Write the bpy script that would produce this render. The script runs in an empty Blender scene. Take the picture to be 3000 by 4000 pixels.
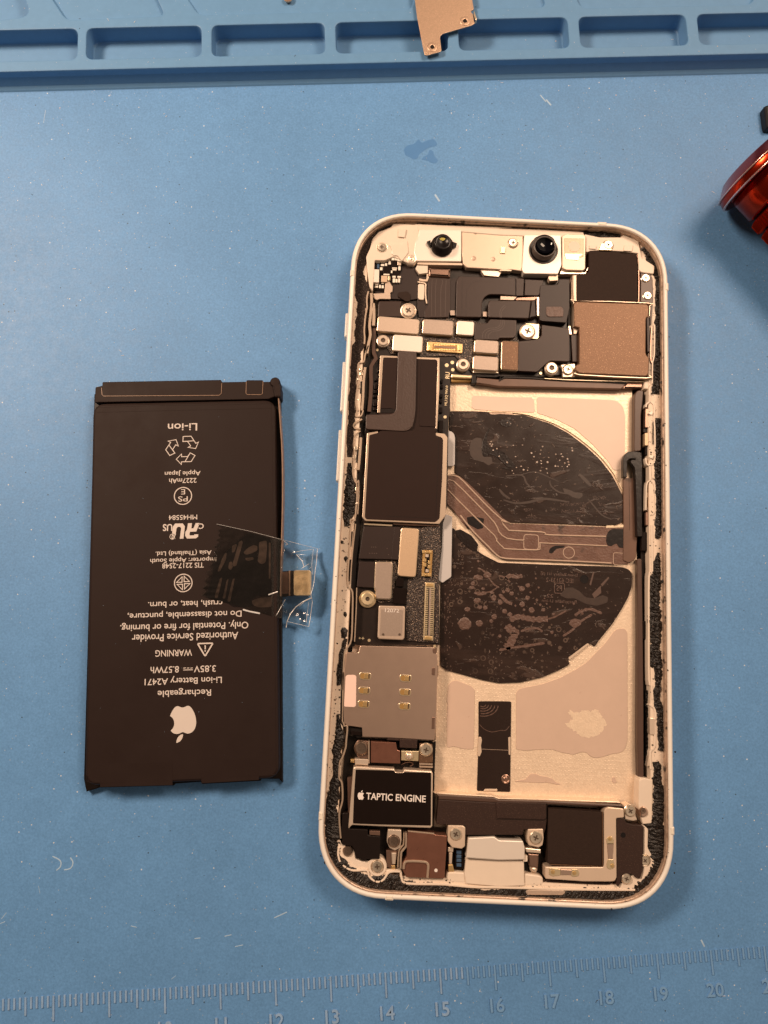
import bpy, bmesh, math, random
from math import radians, cos, sin, pi
from mathutils import Vector, Matrix, Euler
from mathutils.geometry import tessellate_polygon

S = 0.001            # everything below is written in millimetres, the scene is in metres
sc = bpy.context.scene
col = sc.collection
random.seed(7)

# ------------------------------------------------------------------ camera
CAM = Vector((8.177, 48.134, 146.546))
CROT = Euler((0.1505, -0.01373, 0.04759), 'XYZ')
F = 2900.0           # focal length in pixels of the 3000 x 4000 photograph
cd = bpy.data.cameras.new('camera')
cam = bpy.data.objects.new('camera', cd)
col.objects.link(cam)
cam.location = CAM * S
cam.rotation_euler = CROT
cd.sensor_fit = 'VERTICAL'
cd.sensor_height = 36.0
cd.lens = 36.0 * F / 4000.0
cd.clip_start = 0.005
cd.clip_end = 20
sc.camera = cam

# ------------------------------------------------------------------ light
world = bpy.data.worlds.new('World')
sc.world = world
world.use_nodes = True
wn, wl_ = world.node_tree.nodes, world.node_tree.links
bg = wn['Background']
# a warm room: pale ceiling and wall to the right, dim on the left and behind the photographer
wtc = wn.new('ShaderNodeTexCoord')
wsx = wn.new('ShaderNodeSeparateXYZ')
wl_.new(wtc.outputs['Generated'], wsx.inputs[0])
wm = []
for out_, a_, b_, lo_, hi_ in (('X', 0.0, 0.17, 0.0, 1.0), ('Y', -0.75, 0.25, 0.35, 1.0)):
    q_ = wn.new('ShaderNodeMapRange')
    q_.interpolation_type = 'SMOOTHSTEP'
    for i_, v_ in enumerate((a_, b_, lo_, hi_)):
        q_.inputs[i_ + 1].default_value = v_
    wl_.new(wsx.outputs[out_], q_.inputs[0])
    wm.append(q_)
wmul = wn.new('ShaderNodeMath')
wmul.operation = 'MULTIPLY'
wl_.new(wm[0].outputs[0], wmul.inputs[0])
wl_.new(wm[1].outputs[0], wmul.inputs[1])
wadd = wn.new('ShaderNodeMath')
wadd.operation = 'MULTIPLY_ADD'
wadd.inputs[1].default_value = 0.46
wadd.inputs[2].default_value = 0.05
wl_.new(wmul.outputs[0], wadd.inputs[0])
wl_.new(wadd.outputs[0], bg.inputs[1])
bg.inputs[0].default_value = (1.0, 0.74, 0.54, 1)


def area(name, loc, target, sx, sy, power, color):
    l = bpy.data.lights.new(name, 'AREA')
    l.shape = 'RECTANGLE'
    l.size, l.size_y = sx * S, sy * S
    l.energy = power
    l.color = color
    o = bpy.data.objects.new(name, l)
    col.objects.link(o)
    o.location = Vector(loc) * S
    d = (Vector(target) - Vector(loc)).normalized()
    o.rotation_euler = d.to_track_quat('-Z', 'Y').to_euler()
    return o


WARM = (1.0, 0.72, 0.52)
area('bench_lamp', (-225, 215, 265), (0, 100, 0), 110, 60, 1.40, WARM)
area('ceiling_lamp', (180, 275, 345), (40, 110, 0), 170, 100, 1.08, WARM)
vs = sc.view_settings
vs.view_transform = 'Standard'
vs.look = 'None'
vs.gamma = 1
vs.exposure = 0
vs.use_curve_mapping = False

# ------------------------------------------------------------------ photograph pixels -> points of the bench
ROT = CROT.to_matrix()
SP = dict(A=(1300, 800, 2.37), B=(1950, 800, 2.37), C=(1300, 1350, 2.37), D=(1950, 1400, 2.37),
          E=(1250, 2000, 2.37), F=(1950, 2000, 2.37), G=(1230, 2600, 2.37), H=(1950, 2600, 2.37),
          I=(1230, 2950, 2.37), J=(1950, 2950, 2.212), K=(300, 1400, 1.659), L=(300, 2200, 1.659),
          M=(0, 0, 1.106), N=(1500, 0, 1.106), O=(0, 3400, 1.106), Q=(1500, 3400, 1.106),
          R=(750, 2000, 3.016), S=(2700, 350, 2.95), T=(1550, 0, 4.1475), U=(0, 0, 2.37),
          V=(1280, 1000, 5.53), W=(1650, 1000, 2.765), X=(2400, 1400, 3.16), Y=(2400, 2050, 3.16),
          P=(0, 0, 1.0))


def px(sp, x, y):
    ox, oy, s = SP[sp]
    return ox + x / s, oy + y / s


def up(sp, x, y, z):
    x, y = px(sp, x, y)
    d = ROT @ Vector(((x - 1500) / F, -(y - 2000) / F, -1))
    return CAM + d * ((z - CAM.z) / d.z)


def pts(s, z):
    """'A x y x y B x y ...' -> points at height z"""
    out, sp, num = [], 'P', []
    for t in s.replace(',', ' ').split():
        if t in SP:
            sp = t
        else:
            num.append(float(t))
            if len(num) == 2:
                out.append(up(sp, num[0], num[1], z))
                num = []
    return out


def pxlen(sp, x, y, z):
    """millimetres per zoomed pixel near a point"""
    return (up(sp, x + 10, y, z) - up(sp, x, y, z)).length / 10


# ------------------------------------------------------------------ materials
MATS = {}


def hexlin(h):
    h = h.lstrip('#')
    return [((int(h[i:i + 2], 16) / 255 + 0.055) / 1.055) ** 2.4 if int(h[i:i + 2], 16) > 10 else int(h[i:i + 2], 16) / 255 / 12.92 for i in (0, 2, 4)]


def mat(name, c, rough=0.5, metal=0.0, spec=0.5, var=0.0, vs=400, bump=0.0, bs=3000, speck=None, rvar=0.0, coat=0.0, aniso=0.0):
    """procedural material: noise in the colour, in the roughness and as bump; speck = (colour, scale, threshold)"""
    if isinstance(c, str):
        c = hexlin(c)
    m = bpy.data.materials.new(name)
    m.use_nodes = True
    nt = m.node_tree
    N, Lk = nt.nodes, nt.links
    b = N['Principled BSDF']
    b.inputs['Roughness'].default_value = rough
    b.inputs['Metallic'].default_value = metal
    b.inputs['Specular IOR Level'].default_value = spec
    b.inputs['Coat Weight'].default_value = coat
    tc = N.new('ShaderNodeTexCoord')
    n1 = N.new('ShaderNodeTexNoise')
    n1.inputs['Scale'].default_value = vs
    n1.inputs['Detail'].default_value = 6
    n1.inputs['Roughness'].default_value = 0.65
    Lk.new(tc.outputs['Object'], n1.inputs['Vector'])
    mx = N.new('ShaderNodeMix')
    mx.data_type = 'RGBA'
    lo = [max(0, v * (1 - var)) for v in c]
    hi = [min(1, v * (1 + var)) for v in c]
    mx.inputs[6].default_value = (*lo, 1)
    mx.inputs[7].default_value = (*hi, 1)
    Lk.new(n1.outputs['Fac'], mx.inputs[0])
    out = mx.outputs[2]
    if speck:
        sc_, thr = speck[1], speck[2]
        scol = hexlin(speck[0]) if isinstance(speck[0], str) else speck[0]
        n2 = N.new('ShaderNodeTexNoise')
        n2.inputs['Scale'].default_value = sc_
        n2.inputs['Detail'].default_value = 2
        Lk.new(tc.outputs['Object'], n2.inputs['Vector'])
        mr = N.new('ShaderNodeMapRange')
        mr.inputs[1].default_value = thr
        mr.inputs[2].default_value = thr + 0.08
        Lk.new(n2.outputs['Fac'], mr.inputs[0])
        m2 = N.new('ShaderNodeMix')
        m2.data_type = 'RGBA'
        m2.inputs[7].default_value = (*scol, 1)
        Lk.new(mr.outputs[0], m2.inputs[0])
        Lk.new(out, m2.inputs[6])
        out = m2.outputs[2]
    Lk.new(out, b.inputs['Base Color'])
    if rvar:
        mr = N.new('ShaderNodeMapRange')
        mr.inputs[1].default_value = 0.3
        mr.inputs[2].default_value = 0.7
        mr.inputs[3].default_value = max(0.03, rough - rvar)
        mr.inputs[4].default_value = min(1, rough + rvar)
        Lk.new(n1.outputs['Fac'], mr.inputs[0])
        Lk.new(mr.outputs[0], b.inputs['Roughness'])
    if bump:
        n3 = N.new('ShaderNodeTexNoise')
        n3.inputs['Scale'].default_value = bs
        n3.inputs['Detail'].default_value = 4
        Lk.new(tc.outputs['Object'], n3.inputs['Vector'])
        bp = N.new('ShaderNodeBump')
        bp.inputs['Strength'].default_value = 1.0
        bp.inputs['Distance'].default_value = bump * S
        Lk.new(n3.outputs['Fac'], bp.inputs['Height'])
        Lk.new(bp.outputs['Normal'], b.inputs['Normal'])
    MATS[name] = m
    return m


# ------------------------------------------------------------------ mesh helpers
ORIGIN = {}
GEO = {}


def shade(me, smooth):
    if smooth:
        for p in me.polygons:
            p.use_smooth = True


def link_bm(name, bm, m, parent=None, smooth=False, label=None):
    """bm in mm, world coordinates -> one mesh object with its origin at its own middle"""
    bmesh.ops.recalc_face_normals(bm, faces=bm.faces)
    vs_ = [v.co for v in bm.verts]
    lo = Vector((min(v.x for v in vs_), min(v.y for v in vs_), min(v.z for v in vs_)))
    hi = Vector((max(v.x for v in vs_), max(v.y for v in vs_), max(v.z for v in vs_)))
    c = (lo + hi) / 2
    c.z = lo.z
    for v in bm.verts:
        v.co = (v.co - c) * S
    me = bpy.data.meshes.new(name)
    bm.to_mesh(me)
    bm.free()
    for mm in (m if isinstance(m, (list, tuple)) else [m]):
        me.materials.append(MATS[mm])
    shade(me, smooth)
    o = bpy.data.objects.new(name, me)
    col.objects.link(o)
    po = ORIGIN[parent.name] if parent else Vector((0, 0, 0))
    if parent:
        o.parent = parent
    o.location = (c - po) * S
    ORIGIN[o.name] = c
    if label:
        o['label'] = label
    return o


def empty(name, loc, label, cat, group=None):
    o = bpy.data.objects.new(name, None)
    o.empty_display_size = 0.01
    col.objects.link(o)
    o.location = Vector(loc) * S
    ORIGIN[o.name] = Vector(loc)
    tag(o, label, cat, group)
    return o


def tag(o, label=None, cat=None, group=None, kind=None):
    for k, v in (('label', label), ('category', cat), ('group', group), ('kind', kind)):
        if v:
            o[k] = v
    return o


def area2(P):
    return sum(P[i].x * P[i - 1].y * -1 + P[i - 1].x * P[i].y for i in range(len(P))) / 2


def rounded(P, r, n=4):
    """round the corners of a polygon"""
    if r <= 0:
        return P
    out = []
    k = len(P)
    for i in range(k):
        a, b, c = P[i - 1], P[i], P[(i + 1) % k]
        u, v = a - b, c - b
        lu, lv = u.length, v.length
        if lu < 1e-6 or lv < 1e-6:
            continue
        t = min(r, lu * 0.45, lv * 0.45)
        p0, p1 = b + u / lu * t, b + v / lv * t
        for j in range(n + 1):
            s = j / n
            out.append((1 - s) ** 2 * p0 + 2 * s * (1 - s) * b + s * s * p1)
    return out


def inset(P, d):
    """move a polygon's outline inwards by d (outwards when negative)"""
    if area2(P) < 0:
        P = P[::-1]
    out = []
    k = len(P)
    for i in range(k):
        a, b, c = P[i - 1], P[i], P[(i + 1) % k]
        e1, e2 = (b - a), (c - b)
        e1.z = e2.z = 0
        if e1.length < 1e-7:
            e1 = e2
        if e2.length < 1e-7:
            e2 = e1
        if e1.length < 1e-7:
            out.append(b.copy())
            continue
        n1 = Vector((-e1.y, e1.x, 0)).normalized()
        n2 = Vector((-e2.y, e2.x, 0)).normalized()
        m = n1 + n2
        L = m.length
        if L < 0.3:
            out.append(b + n1 * d)
            continue
        m /= L
        out.append(b + m * (d / max(0.5, m.dot(n1))))
    return out


def add_prism(bm, P, z0, z1, bev=0.06, mi=0):
    if area2(P) < 0:
        P = P[::-1]
    k = len(P)
    bev = min(bev, (z1 - z0) * 0.6)
    rings = [[Vector((p.x, p.y, z0)) for p in P]]
    if bev > 0.004:
        q1 = inset(P, bev * 0.3)
        q2 = inset(P, bev)
        rings.append([Vector((p.x, p.y, z1 - bev)) for p in P])
        rings.append([Vector((p.x, p.y, z1 - bev * 0.3)) for p in q1])
        rings.append([Vector((p.x, p.y, z1)) for p in q2])
    else:
        rings.append([Vector((p.x, p.y, z1)) for p in P])
    V = [[bm.verts.new(p) for p in R] for R in rings]
    for a, b in zip(V[:-1], V[1:]):
        for i in range(k):
            j = (i + 1) % k
            f = bm.faces.new((a[i], a[j], b[j], b[i]))
            f.material_index = mi
    top = rings[-1]
    for t in tessellate_polygon([[Vector((p.x, p.y, 0)) for p in top]]):
        try:
            f = bm.faces.new([V[-1][i] for i in t])
            f.material_index = mi
        except ValueError:
            pass
    return bm


def prism(name, parent, m, s, z0, z1, rnd=0.0, bev=0.06, label=None, n=4):
    bm = bmesh.new()
    P = rounded(pts(s, z1), rnd, n)
    add_prism(bm, P, z0, z1, bev)
    return link_bm(name, bm, m, parent, label=label)


def rect_pts(sp, x0, y0, x1, y1, z, ang=0.0):
    """an upright rectangle (of the phone) from its box in the zoom; ang in degrees"""
    cx, cy = (x0 + x1) / 2, (y0 + y1) / 2
    c = up(sp, cx, cy, z)
    k = pxlen(sp, cx, cy, z)
    w, h = (x1 - x0) * k / 2, (y1 - y0) * k / 2
    ca, sa = cos(radians(ang)), sin(radians(ang))
    return [c + Vector((u * ca - v * sa, u * sa + v * ca, 0)) for u, v in ((-w, -h), (w, -h), (w, h), (-w, h))]


def rect(name, parent, m, sp, x0, y0, x1, y1, z0, z1, rnd=0.2, bev=0.06, ang=0.0, label=None):
    bm = bmesh.new()
    add_prism(bm, rounded(rect_pts(sp, x0, y0, x1, y1, z1, ang), rnd), z0, z1, bev)
    return link_bm(name, bm, m, parent, label=label)


def circle(c, r, n=28):
    return [c + Vector((r * cos(2 * pi * i / n), r * sin(2 * pi * i / n), 0)) for i in range(n)]


def add_lathe(bm, c, prof, n=32, mi=0):
    """prof: (radius, z) pairs from the bottom up round a vertical axis"""
    prev = None
    for r, z in prof:
        if r < 1e-4:
            ring = [bm.verts.new((c.x, c.y, z))]
        else:
            ring = [bm.verts.new((c.x + r * cos(2 * pi * i / n), c.y + r * sin(2 * pi * i / n), z)) for i in range(n)]
        if prev:
            for i in range(n):
                j = (i + 1) % n
                q = [prev[i % len(prev)], prev[j % len(prev)], ring[j % len(ring)], ring[i % len(ring)]]
                q = list(dict.fromkeys(q))
                if len(q) > 2:
                    f = bm.faces.new(q)
                    f.material_index = mi
        prev = ring
    return bm


def lathe(name, parent, m, sp, x, y, zref, prof, n=32, smooth=False, label=None):
    bm = bmesh.new()
    add_lathe(bm, up(sp, x, y, zref), prof, n)
    return link_bm(name, bm, m, parent, smooth, label)


def strip_poly(P, w):
    """outline of a band of width w (number or list) along points P"""
    L, R_ = [], []
    for i, p in enumerate(P):
        a, b = P[max(0, i - 1)], P[min(len(P) - 1, i + 1)]
        d = (b - a)
        d.z = 0
        d = d.normalized()
        nrm = Vector((-d.y, d.x, 0))
        ww = (w[i] if isinstance(w, (list, tuple)) else w) / 2
        L.append(p + nrm * ww)
        R_.append(p - nrm * ww)
    return L, R_


def add_band(bm, P, w, z0, z1, bev=0.0, mi=0):
    L, R_ = strip_poly(P, w)
    L2, R2 = strip_poly(P, [max(0.02, (w[i] if isinstance(w, (list, tuple)) else w) - 2 * bev) for i in range(len(P))])
    rows = []
    for i in range(len(P)):
        rows.append([bm.verts.new((q.x, q.y, z)) for q, z in ((L[i], z0), (L[i], z1 - bev), (L2[i], z1), (R2[i], z1), (R_[i], z1 - bev), (R_[i], z0))])
    for a, b in zip(rows[:-1], rows[1:]):
        for j in range(5):
            f = bm.faces.new((a[j], a[j + 1], b[j + 1], b[j]))
            f.material_index = mi
    for e in (rows[0], rows[-1]):
        f = bm.faces.new(e)
        f.material_index = mi


def smooth_path(P, n=4):
    if len(P) < 3:
        return P
    out = []
    for i in range(len(P) - 1):
        p0, p1, p2, p3 = P[max(0, i - 1)], P[i], P[i + 1], P[min(len(P) - 1, i + 2)]
        for j in range(n):
            t = j / n
            out.append(0.5 * ((2 * p1) + (p2 - p0) * t + (2 * p0 - 5 * p1 + 4 * p2 - p3) * t * t + (3 * p1 - p0 - 3 * p2 + p3) * t ** 3))
    out.append(P[-1])
    return out


def band(name, parent, m, s, w, z0, z1, bev=0.04, sm=0, label=None):
    bm = bmesh.new()
    P = pts(s, z1)
    if sm:
        P = smooth_path(P, sm)
    add_band(bm, P, w, z0, z1, bev)
    return link_bm(name, bm, m, parent, label=label)


def bands(name, parent, m, lst, z0, z1, bev=0.03, sm=3, label=None):
    bm = bmesh.new()
    for s, w in lst:
        P = pts(s, z1)
        if sm:
            P = smooth_path(P, sm)
        add_band(bm, P, w, z0, z1, bev)
    return link_bm(name, bm, m, parent, label=label)


def flat(bm, loops_pts, z, mi=0):
    """filled flat shape with holes; loops are lists of Vectors"""
    T = tessellate_polygon([[Vector((p.x, p.y, 0)) for p in lp] for lp in loops_pts])
    allv = [bm.verts.new((p.x, p.y, z)) for lp in loops_pts for p in lp]
    for t in T:
        try:
            f = bm.faces.new([allv[i] for i in t])
            f.material_index = mi
        except ValueError:
            pass


def bez_path(d, n=6):
    """flatten a small SVG path into loops of (x, y)"""
    import re
    tok = re.findall(r'[A-Za-z]|-?\d*\.?\d+', d)
    loops, cur, i, cmd = [], [], 0, None
    x = y = 0.0

    def num():
        nonlocal i
        i += 1
        return float(tok[i - 1])
    last = None
    while i < len(tok):
        if tok[i].isalpha():
            cmd = tok[i]
            i += 1
            if cmd in 'zZ':
                loops.append(cur)
                cur = []
                continue
        if cmd == 'M':
            x, y = num(), num()
            if cur:
                loops.append(cur)
            cur = [(x, y)]
        elif cmd in 'cs':
            if cmd == 'c':
                a = (x + num(), y + num())
            else:
                a = (2 * x - last[0], 2 * y - last[1]) if last else (x, y)
            b = (x + num(), y + num())
            e = (x + num(), y + num())
            for j in range(1, n + 1):
                t = j / n
                cur.append(tuple((1 - t) ** 3 * p + 3 * t * (1 - t) ** 2 * q + 3 * t * t * (1 - t) * r_ + t ** 3 * s_ for p, q, r_, s_ in zip((x, y), a, b, e)))
            x, y = e
            last = b
    if cur:
        loops.append(cur)
    return loops


FRUIT = bez_path("M12.152 6.896c-.948 0-2.415-1.078-3.96-1.04-2.04.027-3.91 1.183-4.961 3.014-2.117 3.675-.546 9.103 1.519 12.09 1.013 1.454 2.208 3.09 3.792 3.039 1.52-.065 2.09-.987 3.935-.987 1.831 0 2.35.987 3.96.948 1.637-.026 2.676-1.48 3.676-2.948 1.156-1.688 1.636-3.325 1.662-3.415-.039-.013-3.182-1.221-3.22-4.857-.026-3.04 2.48-4.494 2.597-4.559-1.429-2.09-3.623-2.324-4.39-2.376-2-.156-3.675 1.09-4.61 1.09z M15.53 3.83c.843-1.012 1.4-2.427 1.245-3.83-1.207.052-2.662.805-3.532 1.818-.78.896-1.454 2.338-1.273 3.714 1.338.104 2.715-.688 3.559-1.701z")


def add_text(bm, s, c, right, upv, width=None, height=None, z=0.0, mi=0, mirror=False, bold=0.0, spacing=1.0):
    """lettering laid flat: centred on c, as wide as width (mm) and as high as height (mm, of its own box)"""
    cu = bpy.data.curves.new('t', 'FONT')
    cu.body = s
    cu.offset = bold
    cu.space_character = spacing
    cu.resolution_u = 3
    o = bpy.data.objects.new('t', cu)
    col.objects.link(o)
    dg = bpy.context.evaluated_depsgraph_get()
    me = bpy.data.meshes.new_from_object(o.evaluated_get(dg))
    xs = [v.co.x for v in me.vertices]
    ys = [v.co.y for v in me.vertices]
    cx, cy = (min(xs) + max(xs)) / 2, (min(ys) + max(ys)) / 2
    kx = width / (max(xs) - min(xs)) if width else None
    ky = height / (max(ys) - min(ys)) if height else None
    kx = kx or ky
    ky = ky or kx
    if mirror:
        kx = -kx
    vv = []
    for v in me.vertices:
        p = c + right * ((v.co.x - cx) * kx) + upv * ((v.co.y - cy) * ky)
        vv.append(bm.verts.new((p.x, p.y, z)))
    for pl in me.polygons:
        try:
            f = bm.faces.new([vv[i] for i in pl.vertices])
            f.material_index = mi
        except ValueError:
            pass
    bpy.data.objects.remove(o)
    bpy.data.curves.remove(cu)
    bpy.data.meshes.remove(me)


def line_loop(bm, P, w, z, closed=True, mi=0):
    """a printed line of width w round P"""
    if closed:
        a, b = inset(P, w / 2), inset(P, -w / 2)
        A_ = [bm.verts.new((p.x, p.y, z)) for p in a]
        B_ = [bm.verts.new((p.x, p.y, z)) for p in b]
        k = len(A_)
        for i in range(k):
            f = bm.faces.new((A_[i], A_[(i + 1) % k], B_[(i + 1) % k], B_[i]))
            f.material_index = mi
    else:
        L, R_ = strip_poly(P, w)
        A_ = [bm.verts.new((p.x, p.y, z)) for p in L]
        B_ = [bm.verts.new((p.x, p.y, z)) for p in R_]
        for i in range(len(A_) - 1):
            f = bm.faces.new((A_[i], A_[i + 1], B_[i + 1], B_[i]))
            f.material_index = mi

# ------------------------------------------------------------------ materials of the scene
mat('mat_top', (0.116, 0.288, 0.575), 0.52, spec=0.35, var=0.09, vs=700, bump=0.012, bs=2600, rvar=0.05)
mat('mat_relief', (0.25, 0.40, 0.62), 0.5, spec=0.4, var=0.35, vs=500, bump=0.01, bs=3000)
mat('tray_rubber', (0.116, 0.268, 0.49), 0.5, spec=0.35, var=0.10, vs=500, bump=0.012, bs=2600, speck=((0.42, 0.50, 0.58), 3200, 0.72))
mat('mat_raised', (0.17, 0.345, 0.60), 0.5, spec=0.4, var=0.1, vs=500)
mat('ledge_dirty', (0.78, 0.66, 0.54), 0.45, spec=0.4, var=0.10, vs=600, speck=((0.10, 0.06, 0.04), 1100, 0.66))
mat('mat_wet', (0.080, 0.225, 0.50), 0.3, spec=0.5, var=0.1, vs=400)
mat('frame_paint', (0.84, 0.80, 0.74), 0.32, spec=0.5, var=0.04, vs=300, bump=0.004, bs=2500, rvar=0.05, speck=((0.30, 0.20, 0.14), 700, 0.76))
mat('lip_metal', (0.52, 0.38, 0.29), 0.34, metal=0.25, var=0.45, vs=900, bump=0.02, bs=2500, rvar=0.15, speck=((0.045, 0.03, 0.022), 520, 0.60))
mat('band_plastic', (0.80, 0.74, 0.64), 0.45, var=0.05)
mat('cream', (0.76, 0.65, 0.54), 0.42, spec=0.5, var=0.06, vs=500)
mat('cream_metal', (0.68, 0.54, 0.42), 0.36, metal=0.25, var=0.06, vs=500, bump=0.003, bs=4000)
mat('gasket', (0.008, 0.0055, 0.0045), 0.36, spec=0.5, var=0.6, vs=1500, bump=0.16, bs=3600, rvar=0.2, speck=((0.30, 0.21, 0.16), 3300, 0.70))  # pale specks are painted glints on the black seal
mat('foam', (0.020, 0.013, 0.011), 0.75, spec=0.25, var=0.5, vs=2500, bump=0.06, bs=7000, speck=((0.16, 0.12, 0.10), 6000, 0.60))
mat('board', (0.014, 0.008, 0.006), 0.38, spec=0.4, var=0.5, vs=900, bump=0.01, bs=3000)
mat('underfill', (0.020, 0.011, 0.008), 0.34, spec=0.5, var=0.5, vs=1500, bump=0.12, bs=4500, speck=((0.45, 0.33, 0.25), 5000, 0.60))
mat('film', (0.023, 0.0115, 0.009), 0.5, spec=0.16, var=0.10, vs=300, bump=0.003, bs=1500)
mat('wrap', (0.0195, 0.0112, 0.0095), 0.56, spec=0.16, var=0.14, vs=120, bump=0.006, bs=800, rvar=0.08)
mat('wrap_dark', (0.010, 0.006, 0.005), 0.4, spec=0.25, var=0.2, vs=300)
mat('wrap_edge', (0.30, 0.19, 0.13), 0.4, spec=0.5, var=0.5, vs=900)
mat('print', (0.62, 0.56, 0.52), 0.6, spec=0.3, var=0.04)
mat('print_white', (0.80, 0.74, 0.70), 0.6, spec=0.3, var=0.03)
mat('shield_rim', (0.68, 0.54, 0.42), 0.33, metal=0.7, var=0.08, vs=800)
mat('flex', (0.040, 0.023, 0.0185), 0.40, spec=0.35, var=0.14, vs=500, bump=0.004, bs=1600)
mat('flex_skin', (0.062, 0.038, 0.031), 0.40, spec=0.5, var=0.15, vs=700, bump=0.035, bs=2200)
mat('flex_dark', (0.026, 0.015, 0.013), 0.42, spec=0.35, var=0.12, vs=400, bump=0.003, bs=1500)
mat('flex_trace', (0.10, 0.068, 0.058), 0.42, spec=0.5, var=0.1)
mat('speaker_black', (0.034, 0.018, 0.014), 0.50, spec=0.3, var=0.25, vs=3000, bump=0.022, bs=5500, speck=((0.10, 0.06, 0.045), 7000, 0.62))
mat('felt', (0.028, 0.016, 0.012), 0.72, spec=0.2, var=0.3, vs=2000, bump=0.03, bs=5000)
mat('steel', (0.68, 0.50, 0.40), 0.34, metal=0.9, var=0.03, vs=500, bump=0.005, bs=6000, rvar=0.01)
mat('steel_bright', (0.84, 0.70, 0.57), 0.30, metal=0.6, var=0.08, vs=600, bump=0.004, bs=5000)
mat('steel_dark', (0.30, 0.19, 0.145), 0.30, metal=0.75, var=0.2, vs=700)
mat('silver_cover', (0.42, 0.335, 0.28), 0.45, metal=0.6, var=0.15, vs=3000, bump=0.02, bs=5000)
mat('cover_pale', (0.58, 0.46, 0.37), 0.42, metal=0.5, var=0.08, vs=2500, bump=0.012, bs=5500)
mat('cover_white', (0.84, 0.76, 0.68), 0.4, metal=0.3, var=0.03)
mat('cover_tan', (0.62, 0.45, 0.30), 0.45, metal=0.5, var=0.10, vs=3000, bump=0.02, bs=5200)
mat('gold_plate', (0.98, 0.74, 0.46), 0.4, metal=0.3, var=0.10, vs=2500, bump=0.01, bs=5000)
mat('tape_glint', (0.62, 0.62, 0.62), 0.2, spec=0.8, var=0.3, vs=900)  # pale grey that paints in the clear tape's glints
mat('cover_edge', (0.80, 0.66, 0.48), 0.3, metal=0.85, var=0.1)
mat('copper', (0.155, 0.086, 0.050), 0.44, metal=0.5, var=0.12, vs=2000, bump=0.03, bs=4800, speck=((0.60, 0.36, 0.22), 6000, 0.64))
mat('copper_loose', (0.60, 0.42, 0.30), 0.40, metal=0.7, var=0.22, vs=2500, bump=0.035, bs=4500, speck=((0.95, 0.72, 0.50), 5500, 0.66))
mat('brown_plate', (0.25, 0.115, 0.080), 0.32, metal=0.6, var=0.15, vs=500, bump=0.004, bs=5000, rvar=0.06)
mat('gold', (0.86, 0.60, 0.28), 0.32, metal=0.85, var=0.15, vs=2500)
mat('gold_plastic', (0.40, 0.24, 0.08), 0.42, metal=0.3, var=0.15, vs=2500)
mat('gold_pale', (0.85, 0.70, 0.46), 0.34, metal=0.8, var=0.12, vs=2000)
mat('screw_metal', (0.78, 0.68, 0.55), 0.30, metal=0.85, var=0.18, vs=2500, bump=0.01, bs=5000)
mat('screw_dark', (0.30, 0.22, 0.17), 0.33, metal=0.9, var=0.2, vs=2500)
mat('recess', (0.10, 0.07, 0.05), 0.45, metal=0.3, var=0.2)
mat('bay', (0.84, 0.67, 0.51), 0.38, metal=0.25, var=0.16, vs=900, bump=0.05, bs=2300, rvar=0.08, speck=((0.92, 0.76, 0.59), 4200, 0.56))  # pale specks paint in the sparkle of the grainy plate
mat('adhesive_peach', (0.76, 0.60, 0.50), 0.42, spec=0.5, var=0.04, vs=250, bump=0.006, bs=900)
mat('adhesive_tan', (0.60, 0.45, 0.36), 0.46, spec=0.5, var=0.07, vs=250, bump=0.008, bs=1100, speck=((0.50, 0.34, 0.26), 900, 0.70))
mat('coil_film', (0.022, 0.0125, 0.0098), 0.26, spec=0.32, var=0.22, vs=160, bump=0.01, bs=700, rvar=0.08)
mat('residue', (0.11, 0.060, 0.045), 0.42, spec=0.6, var=0.4, vs=1600, bump=0.12, bs=2600)
mat('residue_dark', (0.012, 0.007, 0.006), 0.28, spec=0.35, var=0.4, vs=1500, bump=0.04, bs=2200)
mat('bubble', (0.42, 0.33, 0.28), 0.22, spec=0.8, var=0.2, vs=2500, bump=0.05, bs=3000)
mat('air_pocket', (0.085, 0.055, 0.042), 0.35, spec=0.5, var=0.3, vs=900)
mat('ghost', (0.10, 0.06, 0.048), 0.42, spec=0.5, var=0.3, vs=2500)
mat('smear', (0.042, 0.025, 0.019), 0.40, spec=0.5, var=0.5, vs=800)
mat('coil_flex', (0.145, 0.078, 0.058), 0.32, spec=0.5, var=0.35, vs=420, bump=0.05, bs=2600, rvar=0.1, speck=((0.045, 0.026, 0.02), 330, 0.64))
mat('coil_ridge', (0.56, 0.42, 0.33), 0.30, spec=0.5, var=0.25, vs=700, metal=0.2)  # paler than the flex, painting in highlights along its ridges
mat('dark_tape', (0.009, 0.006, 0.006), 0.28, spec=0.4, var=0.4, vs=700, bump=0.03, bs=1200)
mat('grey_film', (0.52, 0.50, 0.50), 0.55, spec=0.4, var=0.04, vs=500)
mat('rail', (0.085, 0.050, 0.038), 0.36, spec=0.4, var=0.12, vs=300)
mat('channel', (0.009, 0.006, 0.005), 0.45, spec=0.3, var=0.3)
mat('coil_wire', (0.15, 0.085, 0.06), 0.36, spec=0.4, var=0.3, vs=350)
mat('label_pink', (0.84, 0.62, 0.54), 0.55, spec=0.4, var=0.02)
mat('ceramic', (0.86, 0.80, 0.70), 0.35, var=0.1, vs=2500)
mat('ceramic_tan', (0.62, 0.46, 0.32), 0.38, var=0.2, vs=2500)
mat('chip_black', (0.010, 0.006, 0.005), 0.3, spec=0.15, var=0.2)
mat('blue_part', (0.05, 0.10, 0.18), 0.3, var=0.3)
mat('lens_black', (0.008, 0.006, 0.006), 0.30, spec=0.3, var=0.2)
mat('lens_ring', (0.06, 0.045, 0.04), 0.35, spec=0.6, var=0.2)
mat('lens_glass', (0.003, 0.003, 0.005), 0.06, spec=0.3, coat=0.0)
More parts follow.
